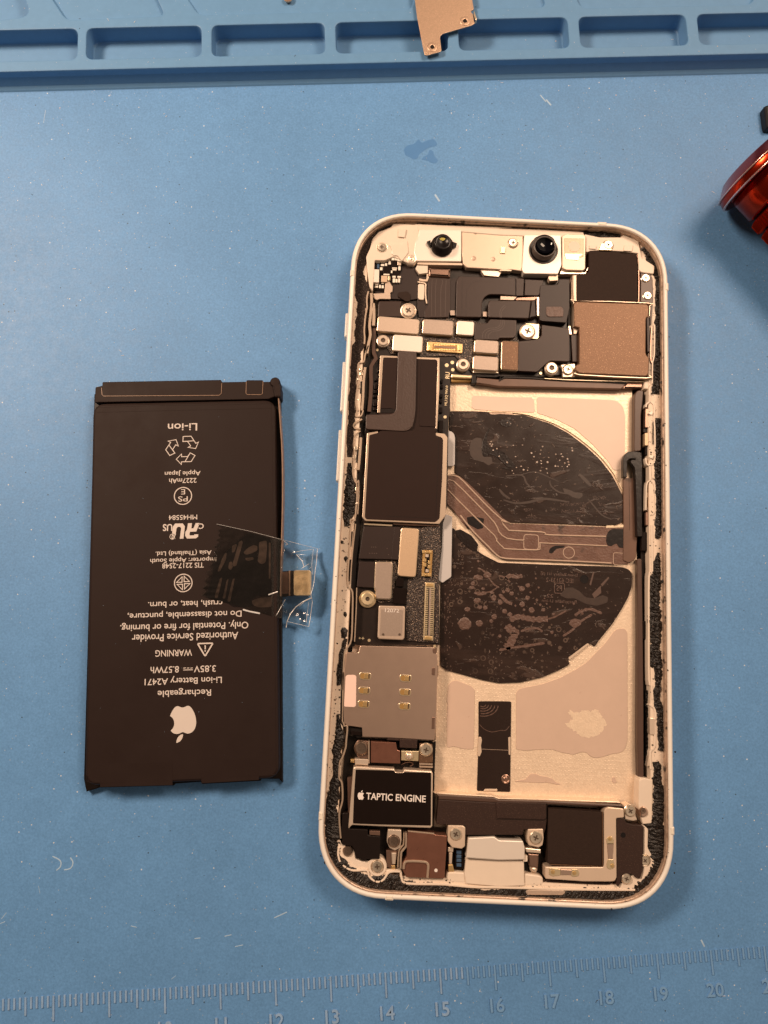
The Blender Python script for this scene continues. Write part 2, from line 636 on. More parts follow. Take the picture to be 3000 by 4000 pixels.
mat('lens_glint', (0.55, 0.46, 0.12), 0.2, metal=0.4, var=0.6, vs=2500)
mat('diffuser', (0.78, 0.58, 0.46), 0.4, var=0.05)
mat('flood_glass', (0.30, 0.19, 0.09), 0.22, metal=0.1, var=0.5, vs=3500)
mat('red_metal', (0.50, 0.03, 0.008), 0.17, metal=0.92, var=0.12, vs=400, bump=0.003, bs=3000)
mat('red_edge', (0.95, 0.60, 0.54), 0.2, metal=0.8, var=0.1)  # cut rim edges, made paler to paint in their highlight
mat('red_dark', (0.20, 0.016, 0.008), 0.35, metal=0.7, var=0.2, vs=400)
mat('black_rubber', (0.008, 0.008, 0.010), 0.45, spec=0.3, var=0.3, vs=900)
mat('dust_pale', (0.66, 0.68, 0.70), 0.6, var=0.3, vs=900)
mat('dust_warm', (0.70, 0.52, 0.40), 0.6, var=0.3, vs=900)
mat('dust_dark', (0.05, 0.06, 0.08), 0.7, var=0.3, vs=900)
mat('scuff', (0.34, 0.50, 0.68), 0.6, var=0.3, vs=900)


def mat_specks():
    """fine lint and pin-prick dust in the rubber of the mat: voronoi cells, only some of them filled"""
    m = MATS['mat_top']
    nt = m.node_tree
    N, Lk = nt.nodes, nt.links
    b = N['Principled BSDF']
    src = b.inputs['Base Color'].links[0].from_socket
    tc = [n for n in N if n.type == 'TEX_COORD'][0]
    for scale, thr, keep, colr in ((900, 0.12, 0.91, (0.55, 0.62, 0.70, 1)), (1700, 0.16, 0.88, (0.32, 0.42, 0.54, 1)), (800, 0.11, 0.93, (0.05, 0.10, 0.16, 1))):
        v = N.new('ShaderNodeTexVoronoi')
        v.inputs['Scale'].default_value = scale
        Lk.new(tc.outputs['Object'], v.inputs['Vector'])
        a = N.new('ShaderNodeMath')
        a.operation = 'LESS_THAN'
        a.inputs[1].default_value = thr
        Lk.new(v.outputs['Distance'], a.inputs[0])
        sx = N.new('ShaderNodeSeparateColor')
        Lk.new(v.outputs['Color'], sx.inputs[0])
        g = N.new('ShaderNodeMath')
        g.operation = 'GREATER_THAN'
        g.inputs[1].default_value = keep
        Lk.new(sx.outputs[0], g.inputs[0])
        mu = N.new('ShaderNodeMath')
        mu.operation = 'MULTIPLY'
        Lk.new(a.outputs[0], mu.inputs[0])
        Lk.new(g.outputs[0], mu.inputs[1])
        mx = N.new('ShaderNodeMix')
        mx.data_type = 'RGBA'
        mx.inputs[7].default_value = colr
        Lk.new(mu.outputs[0], mx.inputs[0])
        Lk.new(src, mx.inputs[6])
        src = mx.outputs[2]
    Lk.new(src, b.inputs['Base Color'])


mat_specks()


def mat_clouds():
    """uneven wear over the whole mat: broad, faint lighter and duller areas"""
    m = MATS['mat_top']
    N, Lk = m.node_tree.nodes, m.node_tree.links
    b = N['Principled BSDF']
    src = b.inputs['Base Color'].links[0].from_socket
    tc = [n for n in N if n.type == 'TEX_COORD'][0]
    for sc_, det, lo, hi in ((18, 4, 0.91, 1.07), (160, 8, 0.965, 1.03), (2400, 2, 0.88, 1.10)):
        n = N.new('ShaderNodeTexNoise')
        n.inputs['Scale'].default_value = sc_
        n.inputs['Detail'].default_value = det
        n.inputs['Roughness'].default_value = 0.7
        Lk.new(tc.outputs['Object'], n.inputs['Vector'])
        r = N.new('ShaderNodeMapRange')
        r.inputs[1].default_value = 0.3
        r.inputs[2].default_value = 0.7
        r.inputs[3].default_value = lo
        r.inputs[4].default_value = hi
        Lk.new(n.outputs['Fac'], r.inputs[0])
        x = N.new('ShaderNodeMix')
        x.data_type = 'RGBA'
        x.blend_type = 'MULTIPLY'
        x.inputs[0].default_value = 1
        Lk.new(src, x.inputs[6])
        Lk.new(r.outputs[0], x.inputs[7])
        src = x.outputs[2]
    Lk.new(src, b.inputs['Base Color'])


mat_clouds()


def coil_residue(name, bubbles):
    """dried glue on the coil film: drawn-out smears, and small ring-shaped bubbles on the lower half"""
    m = MATS['coil_film'].copy()
    m.name = name
    MATS[name] = m
    N, Lk = m.node_tree.nodes, m.node_tree.links
    b = N['Principled BSDF']
    src = b.inputs['Base Color'].links[0].from_socket
    tc = [n for n in N if n.type == 'TEX_COORD'][0]
    heights = []

    def layer(mask, colr, amt):
        nonlocal src
        mu = N.new('ShaderNodeMath')
        mu.operation = 'MULTIPLY'
        mu.inputs[1].default_value = amt
        Lk.new(mask, mu.inputs[0])
        x = N.new('ShaderNodeMix')
        x.data_type = 'RGBA'
        x.inputs[7].default_value = (*colr, 1)
        Lk.new(mu.outputs[0], x.inputs[0])
        Lk.new(src, x.inputs[6])
        src = x.outputs[2]
        heights.append(mu.outputs[0])

    def noise_mask(scale, detail, dist, a, b_, stretch=None):
        n = N.new('ShaderNodeTexNoise')
        n.inputs['Scale'].default_value = scale
        n.inputs['Detail'].default_value = detail
        n.inputs['Distortion'].default_value = dist
        if stretch:
            mp = N.new('ShaderNodeMapping')
            mp.inputs['Rotation'].default_value = (0, 0, stretch[0])
            mp.inputs['Scale'].default_value = (stretch[1], stretch[2], 1)
            Lk.new(tc.outputs['Object'], mp.inputs['Vector'])
            Lk.new(mp.outputs[0], n.inputs['Vector'])
        else:
            Lk.new(tc.outputs['Object'], n.inputs['Vector'])
        r = N.new('ShaderNodeMapRange')
        r.inputs[1].default_value = a
        r.inputs[2].default_value = b_
        Lk.new(n.outputs['Fac'], r.inputs[0])
        return r.outputs[0]

    layer(noise_mask(70, 7, 1.6, 0.52, 0.72, (0.5, 0.45, 1.3)), (0.062, 0.037, 0.029), 0.5)
    layer(noise_mask(210, 8, 2.2, 0.60, 0.66, (0.3, 0.5, 1.2)), (0.11, 0.072, 0.057), 0.4)
    area_ = noise_mask(55, 2, 0.4, 0.47, 0.56)
    if bubbles:
        for sc_, keep in ((620, 0.55), (1250, 0.60)):
            v = N.new('ShaderNodeTexVoronoi')
            v.inputs['Scale'].default_value = sc_
            Lk.new(tc.outputs['Object'], v.inputs['Vector'])
            r = N.new('ShaderNodeMath')
            r.operation = 'COMPARE'
            r.inputs[1].default_value = 0.27
            r.inputs[2].default_value = 0.06
            Lk.new(v.outputs['Distance'], r.inputs[0])
            sx = N.new('ShaderNodeSeparateColor')
            Lk.new(v.outputs['Color'], sx.inputs[0])
            g = N.new('ShaderNodeMath')
            g.operation = 'GREATER_THAN'
            g.inputs[1].default_value = keep
            Lk.new(sx.outputs[0], g.inputs[0])
            mu = N.new('ShaderNodeMath')
            mu.operation = 'MULTIPLY'
            Lk.new(r.outputs[0], mu.inputs[0])
            Lk.new(g.outputs[0], mu.inputs[1])
            m2 = N.new('ShaderNodeMath')
            m2.operation = 'MULTIPLY'
            Lk.new(mu.outputs[0], m2.inputs[0])
            Lk.new(area_, m2.inputs[1])
            layer(m2.outputs[0], (0.17, 0.12, 0.095), 0.55)
    layer(noise_mask(1500, 3, 0.5, 0.66, 0.70), (0.30, 0.22, 0.18), 0.4)
    Lk.new(src, b.inputs['Base Color'])
    hsum = heights[0]
    for h in heights[1:]:
        a_ = N.new('ShaderNodeMath')
        Lk.new(hsum, a_.inputs[0])
        Lk.new(h, a_.inputs[1])
        hsum = a_.outputs[0]
    bp_ = N.new('ShaderNodeBump')
    bp_.inputs['Distance'].default_value = 0.09 * S
    Lk.new(hsum, bp_.inputs['Height'])
    Lk.new(bp_.outputs['Normal'], b.inputs['Normal'])


coil_residue('coil_upper', False)
coil_residue('coil_lower', True)

# clear film: thin clear plastic, mostly see-through with glossy reflections
m = bpy.data.materials.new('clear_film')
m.use_nodes = True
nt = m.node_tree
for n in list(nt.nodes):
    nt.nodes.remove(n)
o_ = nt.nodes.new('ShaderNodeOutputMaterial')
tr = nt.nodes.new('ShaderNodeBsdfTransparent')
tr.inputs[0].default_value = (0.93, 0.92, 0.90, 1)
gl = nt.nodes.new('ShaderNodeBsdfGlossy')
gl.inputs['Roughness'].default_value = 0.10
fr = nt.nodes.new('ShaderNodeFresnel')
fr.inputs[0].default_value = 1.45
tc = nt.nodes.new('ShaderNodeTexCoord')
nz = nt.nodes.new('ShaderNodeTexNoise')
nz.inputs['Scale'].default_value = 130
nz.inputs['Detail'].default_value = 3
bp = nt.nodes.new('ShaderNodeBump')
bp.inputs['Distance'].default_value = 0.5 * S
nt.links.new(tc.outputs['Object'], nz.inputs['Vector'])
nt.links.new(nz.outputs['Fac'], bp.inputs['Height'])
nt.links.new(bp.outputs['Normal'], gl.inputs['Normal'])
nt.links.new(bp.outputs['Normal'], fr.inputs['Normal'])
ms = nt.nodes.new('ShaderNodeMixShader')
nt.links.new(fr.outputs[0], ms.inputs[0])
nt.links.new(tr.outputs[0], ms.inputs[1])
nt.links.new(gl.outputs[0], ms.inputs[2])
df = nt.nodes.new('ShaderNodeBsdfDiffuse')
df.inputs[0].default_value = (0.8, 0.78, 0.75, 1)
m3 = nt.nodes.new('ShaderNodeMixShader')
m3.inputs[0].default_value = 0.007
nt.links.new(ms.outputs[0], m3.inputs[1])
nt.links.new(df.outputs[0], m3.inputs[2])
nt.links.new(m3.outputs[0], o_.inputs[0])
MATS['clear_film'] = m

# ------------------------------------------------------------------ the blue repair mat
RX, RY, RA = -26.389, -18.651, 0.1057
HT = 4.2             # height of the parts tray above the working surface
T0 = up('M', 0, 310, HT)
T1 = up('N', 1659, 230, HT)
TU = (T1 - T0)
TU.z = 0
TU.normalize()
TV = Vector((-TU.y, TU.x, 0))


def tl(P):
    d = P - T0
    return d.dot(TU), d.dot(TV)


def tw(s, t, z):
    p = T0 + TU * s + TV * t
    return Vector((p.x, p.y, z))


bm = bmesh.new()
q = [tw(-220, -300, 0), tw(360, -300, 0), tw(360, 150, 0), tw(-220, 150, 0)]
add_prism(bm, rounded(q, 6), -2.0, 0.0, 0.4)
work_mat = link_bm('mat', bm, 'mat_top')
tag(work_mat, 'blue silicone repair mat with a moulded parts tray and a ruler scale', 'mat', kind='structure')


def pocket_rect(c0, c1, sp0='M', sp1='M'):
    """pocket rim from its near-left-top and right-bottom pixels"""
    a, b = tl(up(sp0, *c0, HT)), tl(up(sp1, *c1, HT))
    return a[0], b[1], b[0], a[1]


rows = [pocket_rect((-190, 133), (332, 262)), pocket_rect((374, 124), (870, 245)), pocket_rect((914, 106), (1405, 228)),
        pocket_rect((1448, 92), (278, 212), 'M', 'N'), pocket_rect((318, 84), (802, 204), 'N', 'N'),
        pocket_rect((840, 74), (1316, 193), 'N', 'N'), pocket_rect((1352, 66), (1840, 186), 'N', 'N')]
tmin = sum(r[1] for r in rows) / len(rows)
tmax = sum(r[3] for r in rows) / len(rows)
holes = []
for r in rows:
    holes.append((rounded([tw(r[0], tmin, 0), tw(r[2], tmin, 0), tw(r[2], tmax, 0), tw(r[0], tmax, 0)], 1.6, 5), 0.15))
w0 = rows[0]
holes.append((rounded([tw(w0[0] - 26, tmin, 0), tw(w0[0] - 2, tmin, 0), tw(w0[0] - 2, tmax, 0), tw(w0[0] - 26, tmax, 0)], 1.6, 5), 0.15))
w0 = rows[-1]
holes.append((rounded([tw(w0[2] + 2, tmin, 0), tw(w0[2] + 26, tmin, 0), tw(w0[2] + 26, tmax, 0), tw(w0[2] + 2, tmax, 0)], 1.6, 5), 0.15))
holes.append((rounded(pts('M -160 -160 60 -160 132 70 -160 104', HT), 2.5, 5), 0.3))
holes.append((rounded(pts('M 170 -90 640 -90 712 68 286 86', HT), 1.6, 5), 3.3))
holes.append((rounded(pts('M 740 -110 N -60 -110 N 150 -60 N 120 40 M 858 64', HT), 1.6, 5), 3.3))
holes.append((rounded(pts('N 250 -100 660 -100 700 30 400 34 300 38', HT), 1.6, 5), 3.3))
holes.append((rounded(pts('N 790 -120 1630 -120 1590 18 850 34', HT), 1.6, 5), 3.3))
bm = bmesh.new()
outer = [tw(-150, 0.25, HT), tw(300, 0.25, HT), tw(300, 90, HT), tw(-150, 90, HT)]
top_loops = [outer] + [inset(h[0], -0.25) for h in holes]
flat(bm, top_loops, HT)
for P, zf in holes:
    if area2(P) < 0:
        P = P[::-1]
    prof = [(-0.25, HT), (-0.07, HT - 0.07), (0, HT - 0.25), (0.12, zf + 0.3), (0.4, zf)]
    rings = [[bm.verts.new((p.x, p.y, z)) for p in inset(P, d)] for d, z in prof]
    k = len(P)
    for a, b in zip(rings[:-1], rings[1:]):
        for i in range(k):
            bm.faces.new((a[i], b[i], b[(i + 1) % k], a[(i + 1) % k]))
    last = inset(P, 0.4)
    for t in tessellate_polygon([[Vector((p.x, p.y, 0)) for p in last]]):
        bm.faces.new([rings[-1][i] for i in t])
fprof = [(0.25, HT), (0.07, HT - 0.07), (0, HT - 0.25), (0.0, 2.5), (-0.15, 2.1), (-0.7, 0.7), (-1.3, 0.25), (-1.5, 0.01)]
rr = [[bm.verts.new(tw(s, t, z)) for s in (-150, 300)] for t, z in fprof]
for a, b in zip(rr[:-1], rr[1:]):
    bm.faces.new((a[0], b[0], b[1], a[1]))
tray = link_bm('parts_tray', bm, 'tray_rubber', work_mat)

ru, rv = Vector((cos(RA), sin(RA), 0)), Vector((-sin(RA), cos(RA), 0))
R0 = Vector((RX, RY, 0))
for lo_, hi_, m_ in ((40, 155, 'mat_relief'), (155, 240, 'mat_raised')):
    bm = bmesh.new()
    for i in range(lo_, hi_):
        p = R0 + ru * (i - 100)
        ln = 4.2 if i % 10 == 0 else 3.0 if i % 5 == 0 else 1.9
        add_band(bm, [p, p - rv * ln], 0.36, -0.05, 0.24, 0.08)
    link_bm('ruler_scale', bm, m_, work_mat)
    bm = bmesh.new()
    for k in range(5 if lo_ < 100 else 16, 16 if lo_ < 100 else 23):
        c = R0 + ru * ((k - 10) * 10) - rv * 6.75
        n0 = len(bm.faces)
        add_text(bm, str(k), c, ru, rv, height=2.35, z=0.24, bold=0.012)
        r_ = bmesh.ops.extrude_face_region(bm, geom=list(bm.faces)[n0:])
        bmesh.ops.translate(bm, vec=(0, 0, -0.26), verts=[g for g in r_['geom'] if isinstance(g, bmesh.types.BMVert)])
    link_bm('ruler_numbers', bm, m_, work_mat)
bm = bmesh.new()
for s in ('N 85 645 100 628 130 622 150 600 162 618 188 606 214 600 230 618 226 632 205 634 180 645 150 668 146 684 128 690 110 678 92 672',
          'N 196 646 212 652 218 676 234 692 228 704 208 706 184 692 160 690 172 676 190 668'):
    flat(bm, [rounded(pts(s, 0.02), 0.4)], 0.02)
link_bm('wet_patch', bm, 'mat_wet', work_mat, label='darker wet blue smear on the open mat')

# ------------------------------------------------------------------ the battery
ZB = 4.0
ba, bb = up('K', 105, 292, ZB), up('K', 1285, 266, ZB)
BX = (bb - ba)
BX.z = 0
BX.normalize()
BY = Vector((-BX.y, BX.x, 0))
batt = empty('phone_battery', (*up('L', 680, 100, 0).xy, 0), 'flat black lithium battery lying face up on the blue mat beside the opened phone', 'battery')
batt_body = prism('cell', batt, 'wrap', 'K 103 292 1286 267 L 1312 1394 50 1443', 0.15, ZB, rnd=2.4, bev=0.55, n=7)
prism('wrapper_skirt', batt, 'wrap_dark', 'K 112 230 1322 215 L 1334 1424 1312 1400 1196 1398 1190 1412 812 1432 802 1418 640 1430 626 1442 150 1455 60 1482 44 1400', 0.05, 1.3, bev=0.2)
flap = prism('end_flap', batt, 'wrap', 'K 120 186 165 176 166 152 934 138 938 153 1100 150 1101 140 1204 140 1207 151 1262 150 1322 178 1322 246 1280 247 1240 263 115 285', 0.1, 3.5, bev=0.12, rnd=0.2)
prism('tape_strip', batt, 'wrap', 'K 166 156 934 142 938 224 922 238 172 243 163 232', 3.52, 3.58, bev=0.02, rnd=0.2)
prism('tape_strip', batt, 'wrap', 'K 1099 143 1206 142 1202 228 1190 234 1106 233 1097 226', 3.52, 3.58, bev=0.02, rnd=0.2)
bm = bmesh.new()
line_loop(bm, pts('K 160 190 163 234 174 244 922 239 937 226 939 160', 3.6), 0.09, 3.60, closed=False)
line_loop(bm, pts('K 1098 150 1096 226 1105 234 1191 235 1203 228 1207 148', 3.6), 0.09, 3.60, closed=False)
link_bm('tape_glint', bm, 'wrap_edge', batt)  # paler outlines paint in the edge sheen of the strips
lathe('corner_post', batt, 'wrap', 'K', 1284, 152, 3.9, [(1.0, 0.2), (1.0, 3.7), (0.85, 3.9), (0, 3.95)], 24)
prism('post_clip', batt, 'wrap', 'K 1262 150 1306 148 1322 180 1322 250 1282 250', 0.3, 3.9, bev=0.3, rnd=0.3)
prism('bottom_seam', batt, 'wrap', 'L 150 1300 620 1288 620 1438 150 1450', 4.0, 4.02, bev=0)
prism('bottom_seam', batt, 'wrap', 'L 800 1280 1180 1266 1180 1404 808 1426', 4.0, 4.02, bev=0)

bm = bmesh.new()
ZT = ZB + 0.03


def tline(sp, cx, cy, s, wpx, hpx=None, bold=0.009):
    c = up(sp, cx, cy, ZT)
    k = pxlen(sp, cx, cy, ZT)
    add_text(bm, s, c, -BX, -BY, wpx * k, hpx * k if hpx else None, ZT, bold=bold)


tline('K', 685, 445, 'Li-ion', 190, 50)
tline('K', 686, 742, 'Apple Japan', 232, 38)
tline('K', 687, 792, '2227mAh', 178, 32)
tline('K', 688, 1030, 'MH45584', 184, 32)
tline('K', 806, 1087, 'C', 34, 36, 0.02)
tline('K', 588, 1096, 'US', 62, 46, 0.02)
tline('K', 692, 1258, 'Asia (Thailand) Ltd.', 362, 38)
tline('K', 690, 1304, 'Importer: Apple South', 428, 38)
tline('K', 688, 1342, 'TIS 2217-2548', 268, 34)
tline('L', 703, 262, 'crush, heat, or burn.', 482, 46)
tline('L', 699, 330, 'Do not disassemble, puncture,', 738, 52)
tline('L', 697, 405, 'Only. Potential for fire or burning.', 830, 58)
tline('L', 702, 478, 'Authorized Service Provider', 688, 48)
tline('L', 628, 582, 'WARNING', 238, 42)
tline('L', 830, 684, '3.85V', 142, 42)
tline('L', 570, 690, '8.57Wh', 184, 42)
tline('L', 690, 757, 'Li-ion Battery A2471', 500, 54)
tline('L', 697, 836, 'Rechargeable', 346, 54)
# direct-current sign
for x0, x1, y in ((690, 752, 692), (690, 706, 680), (713, 729, 680), (736, 752, 680)):
    line_loop(bm, pts(f'L {x0} {y} {x1} {y - 1.5}', ZT), 0.14, ZT, closed=False)


def in_batt(c, u, v):
    return c + (-BX) * u + (-BY) * v


# component-recognition mark: leaning R and U side by side
c = up('K', 712, 1118, ZT)
k = pxlen('K', 712, 1118, ZT)


def slab(lst):
    P = [in_batt(c, x * k, y * k) for x, y in lst]
    flat(bm, [P], ZT)


slab([(-84, -50), (-58, -50), (-44, -16), (-30, -16), (-34, -50), (-8, -50), (-2, -10), (8, 6), (10, 30), (-2, 50), (-60, 50), (-74, 40), (-76, 24), (-50, 24), (-48, 30), (-22, 30), (-18, 22), (-22, 6), (-62, 6)])
slab([(20, 50), (44, 50), (36, -18), (42, -28), (58, -28), (66, -18), (74, 50), (98, 50), (90, -30), (76, -50), (26, -50), (12, -30)])
c2 = up('K', 620, 1155, ZT)
k2 = pxlen('K', 620, 1155, ZT)
line_loop(bm, circle(c2, 17 * k2), 3.5 * k2, ZT)
add_text(bm, 'R', c2, -BX, -BY, None, 18 * k2, ZT)
# safety mark, standards mark, warning triangle, recycling arrows
c = up('K', 688, 891, ZT)
k = pxlen('K', 688, 891, ZT)
line_loop(bm, circle(c, 56 * k, 40), 6 * k, ZT)
add_text(bm, 'PS', in_batt(c, 0, 20 * k), -BX, -BY, 62 * k, 34 * k, ZT)
add_text(bm, 'E', in_batt(c, 0, -27 * k), -BX, -BY, 26 * k, 34 * k, ZT)
c = up('L', 690, 128, ZT)
k = pxlen('L', 690, 128, ZT)
line_loop(bm, circle(c, 57 * k, 40), 6 * k, ZT)
for a in range(4):
    ca, sa = cos(a * pi / 2), sin(a * pi / 2)
    P = [in_batt(c, (x * ca - y * sa) * k, (x * sa + y * ca) * k) for x, y in ((5, 8), (5, 44), (40, 8))]
    line_loop(bm, P, 6 * k, ZT)
c = up('L', 832, 556, ZT)
k = pxlen('L', 832, 556, ZT)
line_loop(bm, rounded([in_batt(c, x * k, y * k) for x, y in ((-50, -36), (50, -36), (0, 46))], 9 * k), 9 * k, ZT)
slab2 = [in_batt(c, x * k, y * k) for x, y in ((-4, -24), (4, -24), (4, 2), (-4, 2))]
flat(bm, [slab2], ZT)
flat(bm, [circle(in_batt(c, 0, 12 * k), 5 * k, 10)], ZT)
c = up('K', 686, 588, ZT)
k = pxlen('K', 686, 588, ZT)
zr_ = ZT
for a in (0, 2 * pi / 3, 4 * pi / 3):
    ca, sa = cos(a), sin(a)
    arrow = ((-50, -84), (6, -84), (6, -102), (36, -66), (6, -32), (6, -50), (-30, -50), (-44, -26), (-72, -44))
    fold = ((-72, -44), (-50, -84), (-14, -84), (-44, -26))
    for lst in (arrow, fold):
        P = [in_batt(c, (x * ca + y * sa) * k * 1.12, (-(-x * sa + y * ca)) * k * 1.0) for x, y in lst]
        zr_ += 0.0015
        line_loop(bm, P, 5 * k, zr_)
c = up('L', 688, 1028, ZT)
k = pxlen('L', 688, 1028, ZT)
kk = 232 * k / 24
for lp in FRUIT:
    flat(bm, [[in_batt(c, (x - 12.1) * kk * 0.9, (13.6 - y) * kk) for x, y in lp]], ZT)
link_bm('printing', bm, 'print', batt, label='white regulatory text and symbols printed upside down on the cell')

bm = bmesh.new()
for s_, w_ in (('K 125 318 500 306 900 300 1262 292', 0.16), ('K 130 350 600 338 1260 324', 0.10), ('K 1262 300 L 1285 700 1292 1370', 0.10), ('L 70 1375 110 1425 600 1405 1285 1370', 0.10)):
    add_band(bm, smooth_path(pts(s_, ZB + 0.02), 4), w_, ZB - 0.02, ZB + 0.02, 0.04)
link_bm('wrapper_crease', bm, 'wrap', batt)
# cable of the battery: a flex standing on edge along the side, a strap and the gold connector plate
band('edge_cable', batt, 'wrap_edge', 'K 1306 252 1318 420 1330 620 1333 900 1327 1160 R 1060 330 1048 560 1044 760 1040 990', 0.20, 0.6, 3.4, bev=0.04, sm=3)
prism('connector_strap', batt, 'wrap_dark', 'R 1048 700 1200 690 1200 985 1048 1000', 0.5, 1.6, bev=0.1)
prism('connector_strap', batt, 'coil_wire', 'R 1058 706 1140 702 1140 960 1058 968', 1.6, 1.7, bev=0.03)
prism('connector_rail', batt, 'wrap_edge', 'R 1138 690 1160 690 1160 985 1138 985', 1.6, 2.0, bev=0.05)
prism('connector_rail', batt, 'wrap_dark', 'R 1162 690 1196 690 1196 985 1162 985', 0.8, 2.3, bev=0.05)
prism('connector_plate', batt, 'gold_plate', 'R 1196 686 1396 684 1394 982 1198 984', 0.9, 3.35, rnd=0.45, bev=0.1, label='gold connector plate under the clear tape')
ZD = ZB + 0.06
prism('adhesive_patch', batt, 'dark_tape', 'R 160 1004 170 960 200 870 240 760 250 600 310 560 380 490 440 430 500 375 540 340 600 300 640 260 690 250 760 262 850 285 930 318 950 400 945 960 880 985 760 985 705 1040 720 1100 640 1118 540 1120 480 1118 400 1060 280 1035', ZB + 0.02, ZD, rnd=0.3, bev=0.02)
bm = bmesh.new()
for s in ('R 556 345 590 335 598 360 520 640 470 640', 'R 470 400 520 375 530 390 500 470 470 480', 'R 385 490 410 480 400 560 330 700 300 700 350 560',
          'R 440 590 470 585 486 640 455 690 425 660', 'R 600 480 660 420 730 388 770 400 772 450 720 480 640 505', 'R 790 350 880 335 885 420 870 590 820 620 770 580 790 470',
          'R 330 780 360 770 300 1020 262 1010', 'R 410 800 430 790 390 1020 360 1020', 'R 480 790 505 780 450 1060 415 1050', 'R 905 360 930 360 925 780 905 790',
          'R 620 545 720 530 730 560 650 580', 'R 700 1045 800 1010 940 1000 940 960 950 985 935 1120 790 1125 720 1100'):
    P = rounded(pts(s, ZD + 0.02), 0.35)
    flat(bm, [P], ZD + 0.02)
link_bm('air_pocket', bm, 'air_pocket', batt)
# the tape itself: a thin clear film from the cell across to the connector
left = [(290, 140), (352, 188), (300, 205), (322, 242), (300, 262), (330, 300), (280, 322), (312, 352), (276, 378), (318, 384), (252, 404), (292, 436), (248, 466), (282, 490), (232, 520), (250, 566), (214, 556),
        (236, 604), (196, 634), (226, 676), (158, 706), (196, 752), (140, 800), (176, 846), (122, 888), (156, 928), (108, 984), (150, 1000)]
right = [(1482, 432), (1474, 480), (1470, 540), (1466, 600), (1455, 660), (1448, 720), (1440, 800), (1432, 860), (1415, 920), (1400, 970), (1412, 1020), (1418, 1060), (1405, 1160), (1392, 1260), (1376, 1352)]


def poly_at(P, t):
    f = t * (len(P) - 1)
    i = min(int(f), len(P) - 2)
    f -= i
    return P[i][0] * (1 - f) + P[i + 1][0] * f, P[i][1] * (1 - f) + P[i + 1][1] * f


def tape_z(x, y):
    if x < 945:
        z = ZB + 0.12
    elif x < 1060:
        z = ZB + 0.12 - 0.7 * (x - 945) / 115
    elif x < 1180:
        z = ZB - 0.58 + 0.20 * (x - 1060) / 120
    elif x < 1400:
        z = 3.62
    else:
        z = 3.62 - 1.4 * (x - 1400) / 90
    if x > 1060 and not (660 < y < 1000):
        dd = min(1, max(660 - y, y - 1000) / 160)
        z -= 1.6 * dd
        z += 0.30 * sin(x * 0.022 + y * 0.012) * dd + 0.22 * sin(y * 0.028 - x * 0.012) * dd
    if x < 945:
        z += 0.10 * max(0, 1 - (x - 100) / 260) * abs(sin(y * 0.045))
    return z


bm = bmesh.new()
nu, nv = 54, 81
grid = []
top_e = [(290, 140), (700, 228), (1050, 322), (1482, 432)]
bot_e = [(150, 1000), (380, 1095), (600, 1172), (950, 1256), (1376, 1352)]
for j in range(nv + 1):
    t = j / nv
    a, b = poly_at(left, t), poly_at(right, t)
    am = (290 + (150 - 290) * t + 60, 140 + (1000 - 140) * t + 14)
    row = []
    for i in range(nu + 1):
        s = (i / nu) ** 1.15
        if s < 0.045:
            q = s / 0.045
            x = a[0] * (1 - q) + (am[0] + (b[0] - am[0]) * 0.045) * q
            y = a[1] * (1 - q) + (am[1] + (b[1] - am[1]) * 0.045) * q
        else:
            x = am[0] + (b[0] - am[0]) * s
            y = am[1] + (b[1] - am[1]) * s
        z = tape_z(x, y)
        row.append(bm.verts.new(up('R', x, y, z)))
    grid.append(row)
for j in range(nv):
    for i in range(nu):
        bm.faces.new((grid[j][i], grid[j][i + 1], grid[j + 1][i + 1], grid[j + 1][i]))
link_bm('clear_tape', bm, 'clear_film', batt, smooth=True, label='crinkled clear tape with a serrated end holding the connector')

# pale strips paint in glints along the tape's cut edges and sharpest creases
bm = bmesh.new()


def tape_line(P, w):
    q_ = [up('R', x, y, tape_z(x, y) + 0.02) for x, y in P]
    for i in range(len(q_) - 1):
        n_ = 5
        pp = [q_[i].lerp(q_[i + 1], j / n_) for j in range(n_ + 1)]
        L_, R_ = strip_poly(pp, w)
        A_ = [bm.verts.new(p + Vector((0, 0, 0.015))) for p in L_]
        B_ = [bm.verts.new(p + Vector((0, 0, 0.035))) for p in pp]
        C_ = [bm.verts.new(p) for p in R_]
        for j in range(n_):
            bm.faces.new((A_[j], A_[j + 1], B_[j + 1], B_[j]))
            bm.faces.new((B_[j], B_[j + 1], C_[j + 1], C_[j]))


def dense(P, n=6):
    out = []
    for a, b in zip(P[:-1], P[1:]):
        out += [(a[0] + (b[0] - a[0]) * j / n, a[1] + (b[1] - a[1]) * j / n) for j in range(n)]
    return out + [P[-1]]


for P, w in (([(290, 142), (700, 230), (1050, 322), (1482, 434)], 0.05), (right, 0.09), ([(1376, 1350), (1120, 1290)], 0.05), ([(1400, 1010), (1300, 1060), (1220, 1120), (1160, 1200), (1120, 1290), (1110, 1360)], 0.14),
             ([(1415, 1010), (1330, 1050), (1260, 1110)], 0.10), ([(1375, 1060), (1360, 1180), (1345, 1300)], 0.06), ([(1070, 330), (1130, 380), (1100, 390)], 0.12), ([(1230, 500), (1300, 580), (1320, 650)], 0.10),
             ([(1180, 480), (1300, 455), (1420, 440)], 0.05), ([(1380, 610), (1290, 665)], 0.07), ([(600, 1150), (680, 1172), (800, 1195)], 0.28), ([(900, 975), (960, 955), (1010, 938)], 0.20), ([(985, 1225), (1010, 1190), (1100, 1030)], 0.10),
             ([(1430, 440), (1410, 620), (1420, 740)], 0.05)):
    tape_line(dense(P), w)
link_bm('tape_crease_glint', bm, 'tape_glint', batt, smooth=True)

